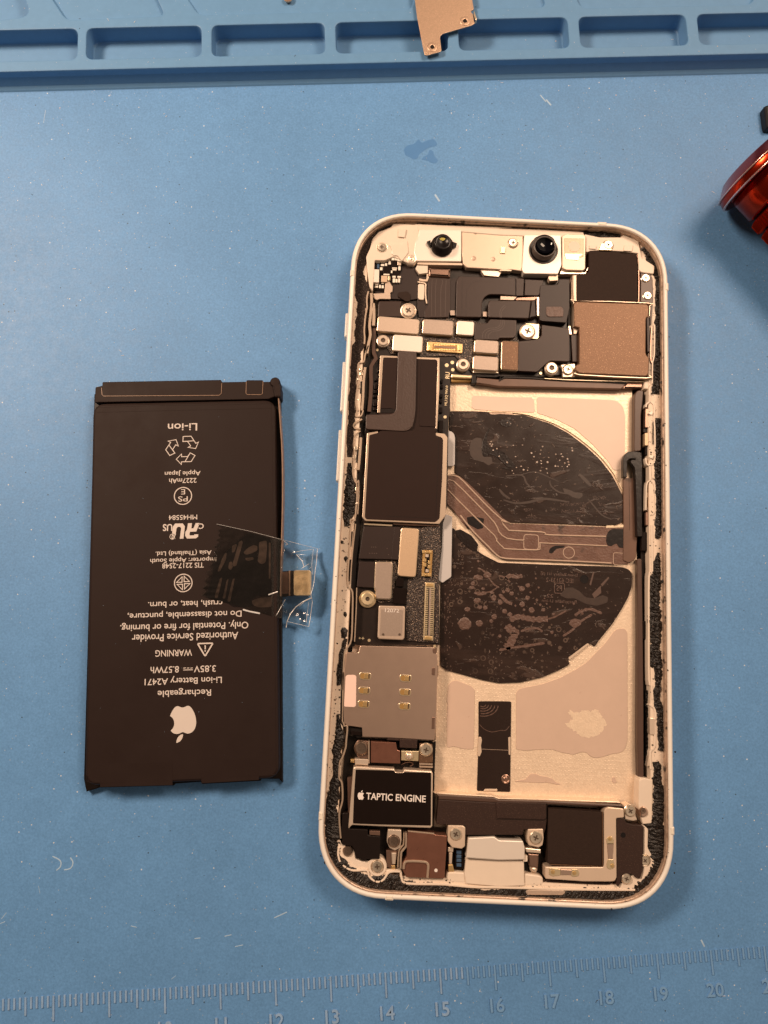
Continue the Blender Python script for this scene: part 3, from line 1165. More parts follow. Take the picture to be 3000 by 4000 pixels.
# ------------------------------------------------------------------ the opened phone
phone = empty('smartphone', (32.1, 65.75, 0), 'white smartphone opened with its screen and battery removed, inner parts showing', 'phone')
W_, H_ = 64.2, 131.5


def outline(d, z, n=14):
    """the body's outline inset by d: straight sides and soft, squircle-like corners"""
    R_ = 12.6
    out = []
    for cx, cy, a0 in ((W_ - R_, R_, -pi / 2), (W_ - R_, H_ - R_, 0), (R_, H_ - R_, pi / 2), (R_, R_, pi)):
        for i in range(n + 1):
            a = a0 + pi / 2 * i / n
            c_, s_ = cos(a), sin(a)
            e = 2 / 2.28
            r = R_ - d
            out.append(Vector((cx + r * math.copysign(abs(c_) ** e, c_), cy + r * math.copysign(abs(s_) ** e, s_), z)))
    return out


def ring_mesh(name, parent, m, prof, smooth=True, label=None, n=14):
    bm = bmesh.new()
    rr_ = [[bm.verts.new(p) for p in outline(d, z, n)] for d, z in prof]
    k = len(rr_[0])
    for a, b in zip(rr_[:-1], rr_[1:]):
        for i in range(k):
            bm.faces.new((a[i], a[(i + 1) % k], b[(i + 1) % k], b[i]))
    return link_bm(name, bm, m, parent, smooth, label)


frame = ring_mesh('frame', phone, 'frame_paint', [(1.0, 0.15), (0.35, 0.3), (0.08, 0.7), (0, 1.2), (0, 5.5), (0.08, 5.95), (0.25, 6.2), (0.5, 6.3), (0.80, 6.28), (0.90, 6.15), (0.95, 5.9)], label='pale painted metal side frame')
ring_mesh('lip', frame, 'lip_metal', [(0.93, 5.95), (0.96, 5.35), (1.10, 5.28), (1.10, 4.85), (1.02, 4.78), (1.06, 3.9)], smooth=False)
ring_mesh('ledge', frame, 'ledge_dirty', [(1.02, 3.98), (3.1, 3.97), (3.35, 3.94), (3.42, 3.8), (3.5, 1.0)], smooth=False)
bm = bmesh.new()
add_prism(bm, outline(0.6, 0.9), 0.15, 0.9, 0.0)
link_bm('back_glass', bm, 'channel', phone)


def on_frame(name, m, s0, s1, side, d0, d1, z0, z1):
    """a small piece let into the frame; side in l r t b, s0..s1 along it in mm"""
    if side == 'l':
        P = [(d0, s0), (d1, s0), (d1, s1), (d0, s1)]
    elif side == 'r':
        P = [(W_ - d1, s0), (W_ - d0, s0), (W_ - d0, s1), (W_ - d1, s1)]
    elif side == 't':
        P = [(s0, H_ - d1), (s1, H_ - d1), (s1, H_ - d0), (s0, H_ - d0)]
    else:
        P = [(s0, d0), (s1, d0), (s1, d1), (s0, d1)]
    bm = bmesh.new()
    add_prism(bm, rounded([Vector((x, y, z1)) for x, y in P], 0.2), z0, z1, 0.25)
    return link_bm(name, bm, m, frame)


def yat(sp, x, y, z=6.3):
    return up(sp, x, y, z).y


def xat(sp, x, y, z=6.3):
    return up(sp, x, y, z).x


for sp, x, y0, y1, side in (('V', 480, 290, 440, 'l'), ('B', 1550, 720, 795, 'r'), ('J', 1520, 620, 695, 'r'), ('I', 40, 525, 605, 'l')):
    a, b = sorted((yat(sp, x, y0), yat(sp, x, y1)))
    on_frame('antenna_band', 'band_plastic', a, b, side, -0.03, 0.9, 1.0, 6.33)
for sp, y, x0, x1, side in (('B', 165, 910, 1000, 't'), ('I', 1320, 650, 728, 'b')):
    a, b = sorted((xat(sp, x0, y), xat(sp, x1, y)))
    on_frame('antenna_band', 'band_plastic', a, b, side, -0.03, 0.9, 1.0, 6.33)
for sp, x, y0, y1 in (('V', 385, 1235, 1750), ('C', 85, 150, 610), ('C', 55, 780, 1255)):
    a, b = sorted((yat(sp, x, y0, 4.5), yat(sp, x, y1, 4.5)))
    on_frame('side_button', 'frame_paint', a, b, 'l', -0.55, 0.4, 2.6, 4.7)
a, b = sorted((yat('D', 1600, 0, 4.5), yat('D', 1600, 1050, 4.5)))
on_frame('side_button', 'frame_paint', a, b, 'r', -0.3, 0.4, 2.4, 4.3)

# rough black remains of the seal along the ledge
grnd = random.Random(5)
SEALS = [
    'B 600 230 12 400 220 11 200 215 12 0 213 12 A 1500 205 11 1200 200 12 900 190 16 780 180 14',
    'A 560 190 18 450 230 30 360 300 36 290 390 42 255 480 42 245 560 38 240 640 36 245 700 42 265 760 45 268 830 38 265 900 32 262 1000 32 255 1100 30 250 1200 30 245 1280 34 215 1350 42 200 1420 34 195 1500 28 C 193 150 25 190 250 22 183 400 20 175 550 22 170 700 22 160 850 22 157 950 20 155 1030 15',
    'C 155 1085 14 155 1200 22 165 1300 32 160 1400 40 150 1500 40 135 1600 28 130 1670 12',
    'E 240 1170 12 205 1290 19 190 1400 22 182 1500 24 180 1600 14 G 232 0 14 230 170 18',
    'G 212 450 8 215 520 14 215 600 26 235 650 38 215 720 35 210 800 34 200 900 28 195 1000 25 185 1080 34 170 1150 40 165 1250 44 150 1350 50 145 1430 55 158 1500 60 I 158 760 62 150 870 45 190 960 45 240 1050 50 320 1120 55 420 1170 62 520 1205 66 620 1215 56 720 1200 68 830 1225 48 950 1245 42 1080 1255 42 1200 1260 38 1320 1265 30 1450 1275 26 1600 1285 24 J 0 1205 32 120 1200 34 230 1205 38 300 1232 16 450 1237 15 560 1225 28 700 1220 44 850 1225 44 1000 1230 42 1120 1220 50 1220 1170 54 1300 1090 58 1370 990 62 1390 880 70 1385 780 80 1370 680 82 1355 600 50 1390 520 42 1390 420 42 1385 320 42 1370 240 32 1350 190 16',
    'H 1470 1060 30 1470 960 28 1460 890 30', 'H 1500 790 22 1515 700 25 1505 560 30 1500 450 30 1480 380 30 1470 300 25 1480 150 25 1470 0 35 F 1460 1400 40 1455 1380 40 1455 1220 42 1450 1100 45 1450 950 45 1445 800 45 1450 650 40 1460 550 35 1470 450 25 1480 375 10',
    'F 1465 245 14 1485 150 28 1490 0 24 D 1490 1450 26 1480 1300 26 1485 1150 25 1475 1050 30 1480 900 25 1478 700 25 1478 550 18',
    'D 1455 325 32 1460 200 36 1465 0 33 B 1470 1300 28 1475 1100 25 1480 900 22 1480 750 22 1470 650 25 1440 560 32 1420 500 38 1390 430 44 1345 375 34',
    'B 1120 300 26 1030 275 38 920 262 42 830 262 40 750 242 20']


def jagged(P, hw, step=0.22):
    """resample a centre line with half-widths"""
    Q = []
    for i in range(len(P) - 1):
        n = max(1, int((P[i + 1] - P[i]).length / step))
        for j in range(n):
            t = j / n
            Q.append((P[i].lerp(P[i + 1], t), hw[i] * (1 - t) + hw[i + 1] * t))
    Q.append((P[-1], hw[-1]))
    return Q


def seal(name, s, z0=3.96, h=0.22, m='gasket', rough=0.22, wide=1.32):
    sp, num, P, hw = 'P', [], [], []
    for t in s.split():
        if t in SP:
            sp = t
        else:
            num.append(float(t))
            if len(num) == 3:
                P.append(up(sp, num[0], num[1], z0 + h))
                hw.append(wide * num[2] * pxlen(sp, num[0], num[1], z0))
                num = []
    P2 = smooth_path(P, 3)
    hw2 = []
    for i in range(len(P) - 1):
        for j in range(3):
            hw2.append(hw[i] + (hw[i + 1] - hw[i]) * j / 3)
    hw2.append(hw[-1])
    Q = jagged(P2, hw2)
    bm = bmesh.new()
    rows_, nc = [], 7
    ph1, ph2 = grnd.random() * 9, grnd.random() * 9
    for i, (p, w) in enumerate(Q):
        a, b = Q[max(0, i - 2)][0], Q[min(len(Q) - 1, i + 2)][0]
        d = b - a
        d.z = 0
        d.normalize()
        nrm = Vector((-d.y, d.x, 0))
        wl = w * (1 + rough * (grnd.random() - 0.5) + 0.14 * sin(i * 0.21 + ph1) + 0.12 * sin(i * 0.57 + ph2))
        wr = w * (1 + rough * (grnd.random() - 0.5) + 0.14 * sin(i * 0.19 + ph2) + 0.12 * sin(i * 0.63 + ph1))
        row = []
        for j in range(nc):
            u = j / (nc - 1) * 2 - 1
            off = nrm * (wl * u if u > 0 else wr * u)
            z = z0 + (0 if abs(u) > 0.99 else h * (0.35 + 0.65 * grnd.random()) * (1 - u ** 6))
            row.append(bm.verts.new((p.x + off.x, p.y + off.y, z)))
        rows_.append(row)
    for a, b in zip(rows_[:-1], rows_[1:]):
        for j in range(nc - 1):
            bm.faces.new((a[j], a[j + 1], b[j + 1], b[j]))
    return link_bm(name, bm, m, phone, smooth=False)


for i, s in enumerate(SEALS):
    foam_like = i in (1,)
    seal('seal', s, m='foam' if foam_like else 'gasket', h=0.18 if foam_like else 0.42, rough=0.12 if foam_like else 0.3, wide=1.55 if i < 3 else 1.32)
for sp, x, y, r_ in (('E', 200, 270, 15), ('E', 236, 425, 20), ('E', 232, 945, 20), ('E', 222, 1115, 42), ('E', 240, 30, 26), ('G', 224, 230, 9), ('G', 226, 300, 8), ('E', 130, 1480, 6), ('E', 150, 600, 8), ('E', 140, 820, 7), ('J', 1500, 920, 6), ('J', 955, 1312, 9), ('J', 1045, 1306, 6), ('J', 1495, 1000, 7),
                     ('F', 1520, 640, 18), ('H', 1610, 790, 9), ('D', 1512, 740, 8), ('D', 1508, 220, 14), ('D', 1525, 1000, 7), ('I', 90, 1010, 14), ('I', 60, 915, 7), ('C', 95, 1070, 6), ('C', 120, 1180, 9), ('C', 92, 1480, 9), ('C', 62, 1610, 7), ('C', 60, 1720, 6), ('B', 1555, 1240, 5), ('H', 1540, 40, 8), ('F', 1540, 300, 6), ('F', 1505, 880, 10)):
    c = up(sp, x, y, 5.2)
    k = pxlen(sp, x, y, 5.2)
    on_rim = min(c.x, W_ - c.x, c.y, H_ - c.y) < 1.0
    z0 = 6.29 if on_rim else 4.05
    if not on_rim and min(c.x, W_ - c.x, c.y, H_ - c.y) < 1.2:
        z0 = 5.0
    n = 9
    bm = bmesh.new()
    t_ = bm.verts.new((c.x, c.y, z0 + 0.12))
    rg = [bm.verts.new((c.x + r_ * k * grnd.uniform(0.6, 1.2) * cos(6.283 * i / n), c.y + 1.3 * r_ * k * grnd.uniform(0.6, 1.2) * sin(6.283 * i / n), z0 - 0.05)) for i in range(n)]
    for i in range(n):
        bm.faces.new((t_, rg[i], rg[(i + 1) % n]))
    link_bm('seal_crumb', bm, 'gasket', phone)

# crumbs of torn black adhesive strewn over the ledge
bm = bmesh.new()
base_ = outline(0, 0, 30)
seg = []
for i in range(len(base_)):
    a, b = base_[i - 1], base_[i]
    seg.append(((b - a).length, a, b))
tot = sum(q_[0] for q_ in seg)
made = 0
while made < 900:
    t_ = grnd.random() * tot
    for L_, a, b in seg:
        if t_ < L_:
            break
        t_ -= L_
    p = a.lerp(b, t_ / max(L_, 1e-6))
    wgt = 0.9 if p.y < 18 else (0.8 if p.x > 50 and p.y < 100 else (0.75 if p.x < 12 and p.y < 80 else 0.22))
    if grnd.random() > wgt:
        continue
    d = b - a
    d.normalize()
    nin = Vector((-d.y, d.x, 0))
    dd = 1.12 + 2.2 * grnd.random()
    if grnd.random() < 0.10:
        dd = grnd.uniform(0.75, 0.98)
    p = p + nin * dd
    z0 = 3.95 if dd > 1.05 else 6.1
    r_ = 0.04 + 0.17 * grnd.random() ** 2.2
    if dd < 1.05:
        r_ *= 0.6
    n = 5
    a0 = grnd.random() * 6.28
    t0 = bm.verts.new((p.x, p.y, z0 + r_ * 0.9 + (0.06 if dd > 1.05 else 0.15)))
    rg = [bm.verts.new((p.x + r_ * grnd.uniform(0.5, 1.4) * cos(a0 + 6.283 * i / n), p.y + r_ * grnd.uniform(0.5, 1.4) * sin(a0 + 6.283 * i / n), z0)) for i in range(n)]
    for i in range(n):
        bm.faces.new((t0, rg[i], rg[(i + 1) % n]))
    made += 1
tag(link_bm('adhesive_residue', bm, 'gasket', phone), kind='stuff')

# inner floor and wells
bay = prism('battery_bay', phone, 'bay', 'P 1735 1470 2468 1500 2490 2300 2492 3140 1640 3110 1650 2700 1700 2200', 1.0, 1.55, bev=0)
floor = prism('inner_floor', phone, 'cream', 'P 1475 960 2540 1000 2540 1490 1735 1465 1640 3100 2500 3130 2560 3130 2540 3400 1400 3420 1330 3330 1330 3000 1390 2400 1440 1500', 1.0, 1.5, bev=0)

# dimples pressed into the bay's plate
bm = bmesh.new()
for i in range(64):
    for j in range(110):
        x, y = 18.5 + i * 0.72 + (0.36 if j % 2 else 0), 20.5 + j * 0.72
        if x > 58.2 or y > 99:
            continue
        inner = 20 < y < 95.5
        if y > 47 and y < 96.3:
            continue
        c = Vector((x, y, 0))
        n = 6
        t_ = bm.verts.new((x, y, 1.585))
        rg = [bm.verts.new((x + 0.15 * cos(6.283 * q_ / n), y + 0.15 * sin(6.283 * q_ / n), 1.552)) for q_ in range(n)]
        for q_ in range(n):
            bm.faces.new((t_, rg[q_], rg[(q_ + 1) % n]))
link_bm('dimple_pattern', bm, 'bay', bay)
# adhesive left in the bay
ZA = 1.66
prism('adhesive_patch', bay, 'adhesive_peach', 'C 1290 462 1650 478 D 290 360 320 375 330 500 C 1500 606 1310 590 1285 570', 1.55, ZA, rnd=0.5, bev=0.03)
prism('adhesive_patch', bay, 'adhesive_peach', 'D 352 356 1050 385 1090 395 1140 440 1166 520 1160 980 1140 1030 1060 1035 1000 940 860 790 700 650 520 560 350 505', 1.55, ZA, rnd=0.5, bev=0.03)
prism('adhesive_patch', bay, 'adhesive_tan', 'H 158 250 185 215 400 172 560 115 700 42 800 -20 F 980 1220 1060 1110 1100 1080 1160 1078 1185 1110 H 1188 0 1188 690 1165 770 1130 805 1040 818 960 845 890 856 840 838 810 805 760 798 690 825 640 815 560 800 500 778 420 775 330 780 250 786 157 778', 1.55, ZA, rnd=0.4, bev=0.03)
prism('adhesive_patch', bay, 'adhesive_tan', 'G 1236 185 1270 142 1320 140 1450 190 1480 225 1476 500 1470 775 1380 772 1290 748 1222 760 1222 500 1228 350 1220 330 1228 250', 1.55, ZA, rnd=0.4, bev=0.03)
prism('adhesive_scrap', bay, 'adhesive_tan', 'H 140 1072 250 1050 285 1005 340 1003 380 1020 440 1030 490 1045 520 1075 570 1098 540 1102 440 1080 380 1085 280 1080 200 1076', 1.55, ZA, rnd=0.15, bev=0.02)
prism('adhesive_scrap', bay, 'adhesive_tan', 'H 1045 1040 1070 1030 1090 1080 1065 1090 1045 1075', 1.55, ZA, rnd=0.15, bev=0.02)
bm = bmesh.new()
ragged = []
P = pts('H 612 545 650 510 690 495 655 455 630 430 660 415 700 440 760 425 800 410 850 425 880 398 922 412 940 455 975 500 990 545 960 600 925 640 870 655 790 668 735 640 690 605 640 580', ZA + 0.02)
jr = random.Random(8)
for i in range(len(P)):
    for j in range(4):
        q_ = P[i].lerp(P[(i + 1) % len(P)], j / 4)
        ragged.append(q_ + Vector((jr.uniform(-0.22, 0.22), jr.uniform(-0.22, 0.22), 0)))
flat(bm, [ragged], ZA + 0.02)
link_bm('bare_patch', bm, 'bay', bay)
# window with the dark film
win = prism('tray_window', phone, 'coil_film', 'G 1515 330 1740 330 H 112 332 108 640 102 1170 G 1500 1160 1515 700', 1.3, 1.66, rnd=0.3, bev=0.02)
bm = bmesh.new()
c = up('G', 1555, 345, 1.66)
for r_ in (0.5, 0.95, 1.45, 2.0, 2.55):
    P = [c + Vector((r_ * cos(a) * 1.15, r_ * sin(a) * 0.85 - 0.3, 0)) for a in [(-0.05 - 0.12 * q_ + (0 if r_ < 1.5 else 0)) * 1.0 for q_ in range(25)]]
    P = [p for p in P if p.x > c.x - 0.4 - r_ * 0.1]
    add_band(bm, P, [0.10 + 0.12 * abs(sin(q_ * 0.9 + r_ * 3)) for q_ in range(len(P))], 1.6, 1.70, 0.02)
P = smooth_path(pts('G 1525 545 1570 590 1640 615 1720 600 H 60 600 95 560', 1.68), 3)
add_band(bm, P, 0.12, 1.6, 1.68, 0.02)
link_bm('wrinkles', bm, 'residue', win)
prism('film_edge', win, 'cream_metal', 'G 1516 660 1540 660 1548 690 1538 740 1545 800 1525 845 1505 830', 1.6, 1.8, rnd=0.2)
prism('film_edge', win, 'cream_metal', 'H 84 665 106 660 104 830 88 825', 1.6, 1.8, rnd=0.2)
prism('film_edge', win, 'cream_metal', 'G 1575 1142 1690 1142 1690 1164 1560 1164', 1.6, 1.8, rnd=0.15)
band('seam', win, 'coil_ridge', 'G 1530 772 1600 776 H 0 780 100 785', 0.1, 1.6, 1.68)
lathe('rivet', win, 'steel_dark', 'H', 60, 1050, 1.7, [(0.85, 1.62), (0.85, 1.75), (0.7, 1.82), (0.5, 1.72), (0.25, 1.85), (0, 1.85)], 22)

# charging coil: two dark half discs and the flex between
coil_u = prism('charging_coil', phone, 'coil_upper', 'C 1080 606 1300 606 1440 612 1440 630 1500 636 D -10 505 60 520 130 522 220 522 330 555 480 605 640 690 800 810 930 930 1040 1070 1110 1200 1147 1285 1147 1500 1130 1525 1090 1540 1000 1548 600 1532 100 1518 70 1505 0 1440 C 1500 1520 1290 1310 1190 1215 1130 1180 1130 820 1076 780', 1.5, 1.9, rnd=0.5, bev=0.08, label='upper half of the dark charging coil')
coil_l = prism('charging_coil', phone, 'coil_lower', 'E 1228 140 1300 215 1400 320 1520 400 1659 470 F 60 470 500 488 1040 503 1150 512 1200 530 1232 570 1228 690 1195 790 1130 910 1050 1035 920 1195 885 1250 835 1212 760 1260 638 1345 640 1375 655 1410 560 1462 400 1530 200 1577 0 1585 E 1500 1555 1300 1500 1170 1465 1112 1425 1114 1000 1118 660 1140 650 1215 600', 1.5, 1.9, rnd=0.4, bev=0.08, label='lower half of the dark charging coil')
for s in ('C 1085 606 1440 614 D 0 494 200 508 340 542 500 596 660 680 820 800 950 920 1060 1060 1125 1190 1160 1280 1160 1540',):
    band('coil_rim', coil_u, 'cover_edge', s, 0.16, 1.6, 1.86, sm=2)
prism('coil_tab', coil_u, 'lip_metal', 'C 1445 618 1659 622 D 130 500 120 522 0 514 C 1500 640 1460 636', 1.6, 1.93, bev=0.03)
prism('coil_tab', coil_l, 'cream_metal', 'F 640 1350 815 1216 838 1222 740 1300 650 1372', 1.58, 1.95, rnd=0.3, bev=0.05)
ZC = 1.9
crnd = random.Random(3)


def blob(bm, sp, x, y, r_, z, h=0.05, n=10, sx=1.0, sy=1.0):
    c = up(sp, x, y, z)
    k = pxlen(sp, x, y, z) * r_
    t_ = bm.verts.new((c.x, c.y, z + h))
    mid = [bm.verts.new((c.x + sx * k * 0.72 * cos(6.283 * i / n), c.y + sy * k * 0.72 * sin(6.283 * i / n), z + h * crnd.uniform(0.7, 1.3))) for i in range(n)]
    rg = [bm.verts.new((c.x + sx * k * crnd.uniform(0.8, 1.15) * cos(6.283 * i / n), c.y + sy * k * crnd.uniform(0.8, 1.15) * sin(6.283 * i / n), z - 0.02)) for i in range(n)]
    for i in range(n):
        j = (i + 1) % n
        bm.faces.new((t_, mid[i], mid[j]))
        bm.faces.new((mid[i], rg[i], rg[j], mid[j]))


bm = bmesh.new()
for x, y, r_ in ((130, 805, 8), (215, 803, 9), (402, 816, 9), (386, 850, 9), (380, 886, 8), (298, 876, 11), (322, 911, 9), (152, 911, 8), (350, 960, 12), (388, 950, 10), (390, 975, 9), (448, 962, 12), (458, 918, 8), (524, 888, 8), (575, 885, 9), (585, 910, 10), (560, 945, 8), (607, 970, 9), (520, 998, 11), (545, 1000, 8), (582, 1002, 7), (632, 930, 11), (640, 960, 11), (645, 985, 11), (630, 1003, 9), (672, 830, 10), (678, 855, 10), (120, 1040, 8), (160, 1010, 9), (203, 1000, 11), (225, 1032, 11), (262, 1036, 8), (268, 1014, 7), (336, 1056, 8), (382, 1040, 11), (438, 1022, 10), (446, 1062, 7), (132, 1066, 8), (204, 548, 7), (75, 595, 9), (105, 605, 8), (75, 965, 9)):
    blob(bm, 'D', x, y, r_ * 0.95, ZC, 0.10, 8, 1.0, crnd.uniform(0.7, 1.2))
for x, y in ((1467, 890), (1455, 912), (1477, 915), (1470, 930), (1485, 968), (1520, 955), (1540, 1025), (1612, 1080)):
    blob(bm, 'C', x, y, 9, ZC + 0.03, 0.10, 8)
link_bm('glue_beads', bm, 'bubble', coil_u)
prism('burn_scar', coil_u, 'residue_dark', 'C 1455 760 1425 790 1405 840 1385 890 1380 950 1385 1010 1400 1030 1450 1010 1500 1020 1560 1070 1610 1120 1660 1160 D 20 1010 80 1010 140 1015 148 990 120 950 60 890 0 850 C 1600 1000 1540 970 1480 960 1440 930 1425 880 1430 830', 1.88, 1.97, rnd=0.2, bev=0.04)
prism('burn_scar', coil_u, 'residue_dark', 'D 0 580 30 560 90 560 120 590 115 625 70 638 20 620', 1.88, 1.97, rnd=0.2, bev=0.04)
bm = bmesh.new()
flat(bm, [rounded(pts('C 1380 860 1330 850 1280 880 1265 950 1275 1020 1320 1060 1400 1080 1440 1110 1480 1090 1470 1030 1400 1030 1378 990', ZC + 0.012), 0.3)], ZC + 0.012)
flat(bm, [rounded(pts('D 590 1200 660 1220 700 1240 770 1245 775 1275 740 1300 680 1285 640 1260 600 1240', ZC + 0.012), 0.2)], ZC + 0.012)
zsm = ZC + 0.013
for s, w_ in (('D 60 1090 210 1080 250 1150 300 1200 360 1240', 0.35), ('D 470 1130 480 1180 560 1240 700 1260', 0.3), ('D 40 1310 150 1340 280 1330 400 1300 520 1310 650 1330', 0.5), ('D 740 1070 800 1130 850 1180', 0.7), ('D 0 1210 40 1260 100 1300', 0.5), ('D 820 1300 880 1370 950 1450 1040 1490', 0.3), ('D 200 1080 330 1050 480 1110 550 1140', 0.2)):
    P = smooth_path(pts(s, ZC + 0.02), 3)
    L_, R_ = strip_poly(P, [w_ * (0.4 + 0.6 * sin(pi * (i + .5) / len(P))) for i in range(len(P))])
    zsm += 0.0012
    flat(bm, [L_ + R_[::-1]], zsm)
link_bm('smears', bm, 'smear', coil_u)
cx_ = up('D', 300, 1000, 2)
DX = Vector((1, 0.0, 0))
DY = Vector((0, 1, 0))


def ghost_text(bm, sp, x, y, s, wpx, z, hpx=None):
    k = pxlen(sp, x, y, z)
    add_text(bm, s, up(sp, x, y, z), DX, DY, wpx * k, hpx * k if hpx else None, z, mirror=True)


bm = bmesh.new()
for x, y, w_ in ((930, 1290, 140), (960, 1355, 60), (680, 1350, 220), (670, 1415, 180), (270, 1400, 90), (300, 1465, 90), (160, 1325, 60), (500, 1395, 60), (985, 1440, 40), (740, 1480, 30)):
    n = int(w_ / 9)
    for i in range(n):
        for _ in range(2):
            P = up('D', x - w_ / 2 + w_ * i / n + crnd.uniform(-4, 4), y + crnd.uniform(-14, 14), ZC + 0.02)
            s_ = crnd.uniform(0.05, 0.13)
            flat(bm, [[P + Vector((s_ * crnd.uniform(0.5, 1.4) * cos(6.283 * q_ / 5), s_ * crnd.uniform(0.5, 1.4) * sin(6.283 * q_ / 5), 0)) for q_ in range(5)]], ZC + 0.02)
link_bm('print_residue', bm, 'ghost', coil_u)

bm = bmesh.new()
ghost_text(bm, 'F', 555, 580, 'Li-ion Battery 1/1 (S)', 340, ZC + 0.02, 36)
ghost_text(bm, 'F', 560, 632, 'IEC 62133-2', 250, ZC + 0.02, 40)
ghost_text(bm, 'F', 470, 775, '22', 60, ZC + 0.02, 32)
ghost_text(bm, 'F', 555, 830, 'Recyclable Li-ion', 320, ZC + 0.02, 36)
ghost_text(bm, 'F', 556, 705, 'PS', 50, ZC + 0.02, 50)
line_loop(bm, rounded(rect_pts('F', 512, 660, 604, 752, ZC), 0.3), 0.12, ZC + 0.02)
link_bm('print_residue', bm, 'residue', coil_l, label='faint mirrored print left on the lower coil')
bm = bmesh.new()
for x, y, r_ in ((80, 725, 24), (40, 740, 17), (115, 755, 23), (265, 680, 24), (210, 712, 30), (290, 745, 12), (262, 795, 24), (215, 855, 28), (300, 910, 30), (410, 905, 20), (98, 950, 24), (50, 918, 26), (10, 835, 26), (505, 945, 14), (488, 1115, 18), (350, 815, 14), (365, 700, 12), (340, 615, 12), (380, 860, 14), (230, 905, 14), (5, 1150, 18), (440, 850, 10), (470, 880, 10), (540, 900, 10), (590, 870, 10), (420, 800, 8), (330, 850, 10), (690, 850, 12), (770, 940, 14), (800, 900, 14), (740, 905, 10), (150, 870, 10), (160, 800, 12), (180, 690, 10)):
    blob(bm, 'F', x, y, r_, ZC, 0.05, 11)
for x, y, r_, a, b in ((1340, 1035, 68, 1, 0.9), (1475, 1030, 36, 1, 0.9), (1365, 902, 28, 1, 0.9), (1480, 882, 26, 1, 0.8), (1530, 888, 24, 1, 0.9), (1615, 970, 28, 1, 1), (1455, 820, 36, 1, 0.7), (1480, 755, 62, 1, 0.35), (1610, 795, 30, 0.9, 1.1), (1590, 745, 24, 1, 0.7), (1510, 710, 18, 1, 1), (1415, 662, 22, 1, 1), (1405, 700, 24, 1, 0.8), (1465, 605, 40, 1.1, 0.7), (1550, 585, 44, 1, 0.7), (1465, 455, 14, 1, 1), (1585, 1010, 20, 1, 1)):
    blob(bm, 'E', x, y, r_, ZC, 0.06, 14, a, b)
for s, w_ in (('F 60 620 100 590 160 600 215 590', 0.9), ('F 100 1000 180 970 260 985 340 995 450 990', 1.2), ('F 70 1050 100 1085 150 1110 130 1160 100 1220 60 1260', 1.6), ('F 450 990 520 970 620 915', 0.35), ('F 200 1105 280 1080 360 1080 400 1110', 0.5), ('F 590 1150 680 1090 760 1010 860 950', 0.5), ('F 0 1280 100 1260 250 1240 420 1215', 0.55), ('F 700 960 760 920 850 900 950 940', 0.6), ('F 0 590 60 610 100 650', 0.4), ('E 1460 520 1520 550 1600 660 1659 700', 0.35), ('E 1500 740 1570 740 1640 700', 0.3), ('F 0 760 70 830 120 850', 0.7)):
    P = smooth_path(pts(s, ZC + 0.03), 4)
    add_band(bm, P, [w_ * (0.45 + 0.55 * abs(sin(i * 1.3)) + 0.15 * crnd.random()) for i in range(len(P))], ZC - 0.02, ZC + 0.05, 0.03)
link_bm('glue_residue', bm, 'residue', coil_l)
prism('glue_scrap', coil_l, 'smear', 'F 560 770 620 700 680 700 740 730 800 790 880 800 960 770 1010 790 1000 840 900 870 800 850 700 800 620 800', 1.88, 1.93, rnd=0.3, bev=0.02)
prism('glue_scrap', coil_l, 'residue', 'F 645 1040 660 1000 700 985 755 1000 760 1040 700 1080', 1.88, 1.98, rnd=0.15, bev=0.03)
lathe('vent_hole', coil_l, 'lens_black', 'F', 788, 622, 1.95, [(0.82, 1.9), (0.82, 1.96), (0.72, 1.96), (0.7, 1.92), (0, 1.92)], 26)
bm = bmesh.new()
for s in ('F 860 760 940 680 945 750 880 800', 'F 870 550 880 560 850 680 835 670', 'F 940 670 1010 600 1020 610 955 690'):
    flat(bm, [pts(s, ZC + 0.02)], ZC + 0.02)
for i in range(60):
    x, y = crnd.uniform(1150, 1230), crnd.uniform(600, 1480)
    P = up('E', x, y, ZC + 0.02)
    s_ = crnd.uniform(0.05, 0.16)
    flat(bm, [[P + Vector((s_ * crnd.uniform(0.5, 1.4) * cos(6.283 * q_ / 5), s_ * crnd.uniform(0.6, 2.0) * sin(6.283 * q_ / 5), 0)) for q_ in range(5)]], ZC + 0.02)
link_bm('flakes', bm, 'ghost', coil_l)

cflex = prism('coil_flex', phone, 'coil_flex', 'C 1056 1196 1130 1188 1200 1225 1300 1315 1510 1525 1600 1615 1659 1645 D 60 1515 100 1528 600 1545 1000 1560 1150 1560 1220 1560 F 1245 160 1262 400 1210 480 1060 486 500 458 60 445 0 425 E 1659 420 1600 385 1500 290 1400 175 1290 60 C 1250 1700 1130 1540 1052 1460', 1.6, 2.05, rnd=0.5, bev=0.08, label='brown flex band crossing between the coil halves')
bands('ridge', cflex, 'coil_ridge', [
    ('C 1060 1205 1140 1206 1210 1255 1400 1455 1560 1605 1659 1655 F 20 80 80 160 125 172 390 185 430 200 470 212 990 226', 0.30),
    ('C 1060 1250 1120 1255 1300 1430 1500 1640 F 0 185 75 245 230 262', 0.27), ('F 370 286 600 296 1000 314', 0.27),
    ('C 1060 1330 1300 1570 1500 1760 F -20 270 40 330 80 342 350 352 378 330 378 290', 0.27),
    ('E 1300 30 1420 180 1560 320 1640 400 F 60 430 300 440 700 456 1040 474', 0.32)], 1.95, 2.24, bev=0.10, sm=2)
bm = bmesh.new()
line_loop(bm, rounded(rect_pts('F', 228, 210, 364, 346, 2.1), 0.6), 0.12, 2.07)
line_loop(bm, circle(up('F', 645, 375, 2.1), 0.0 + 52 * pxlen('F', 645, 375, 2.1), 30), 0.12, 2.07)
line_loop(bm, rounded(rect_pts('F', 1058, 380, 1200, 490, 2.1), 0.4), 0.1, 2.07)
link_bm('ridge', bm, 'coil_ridge', cflex)
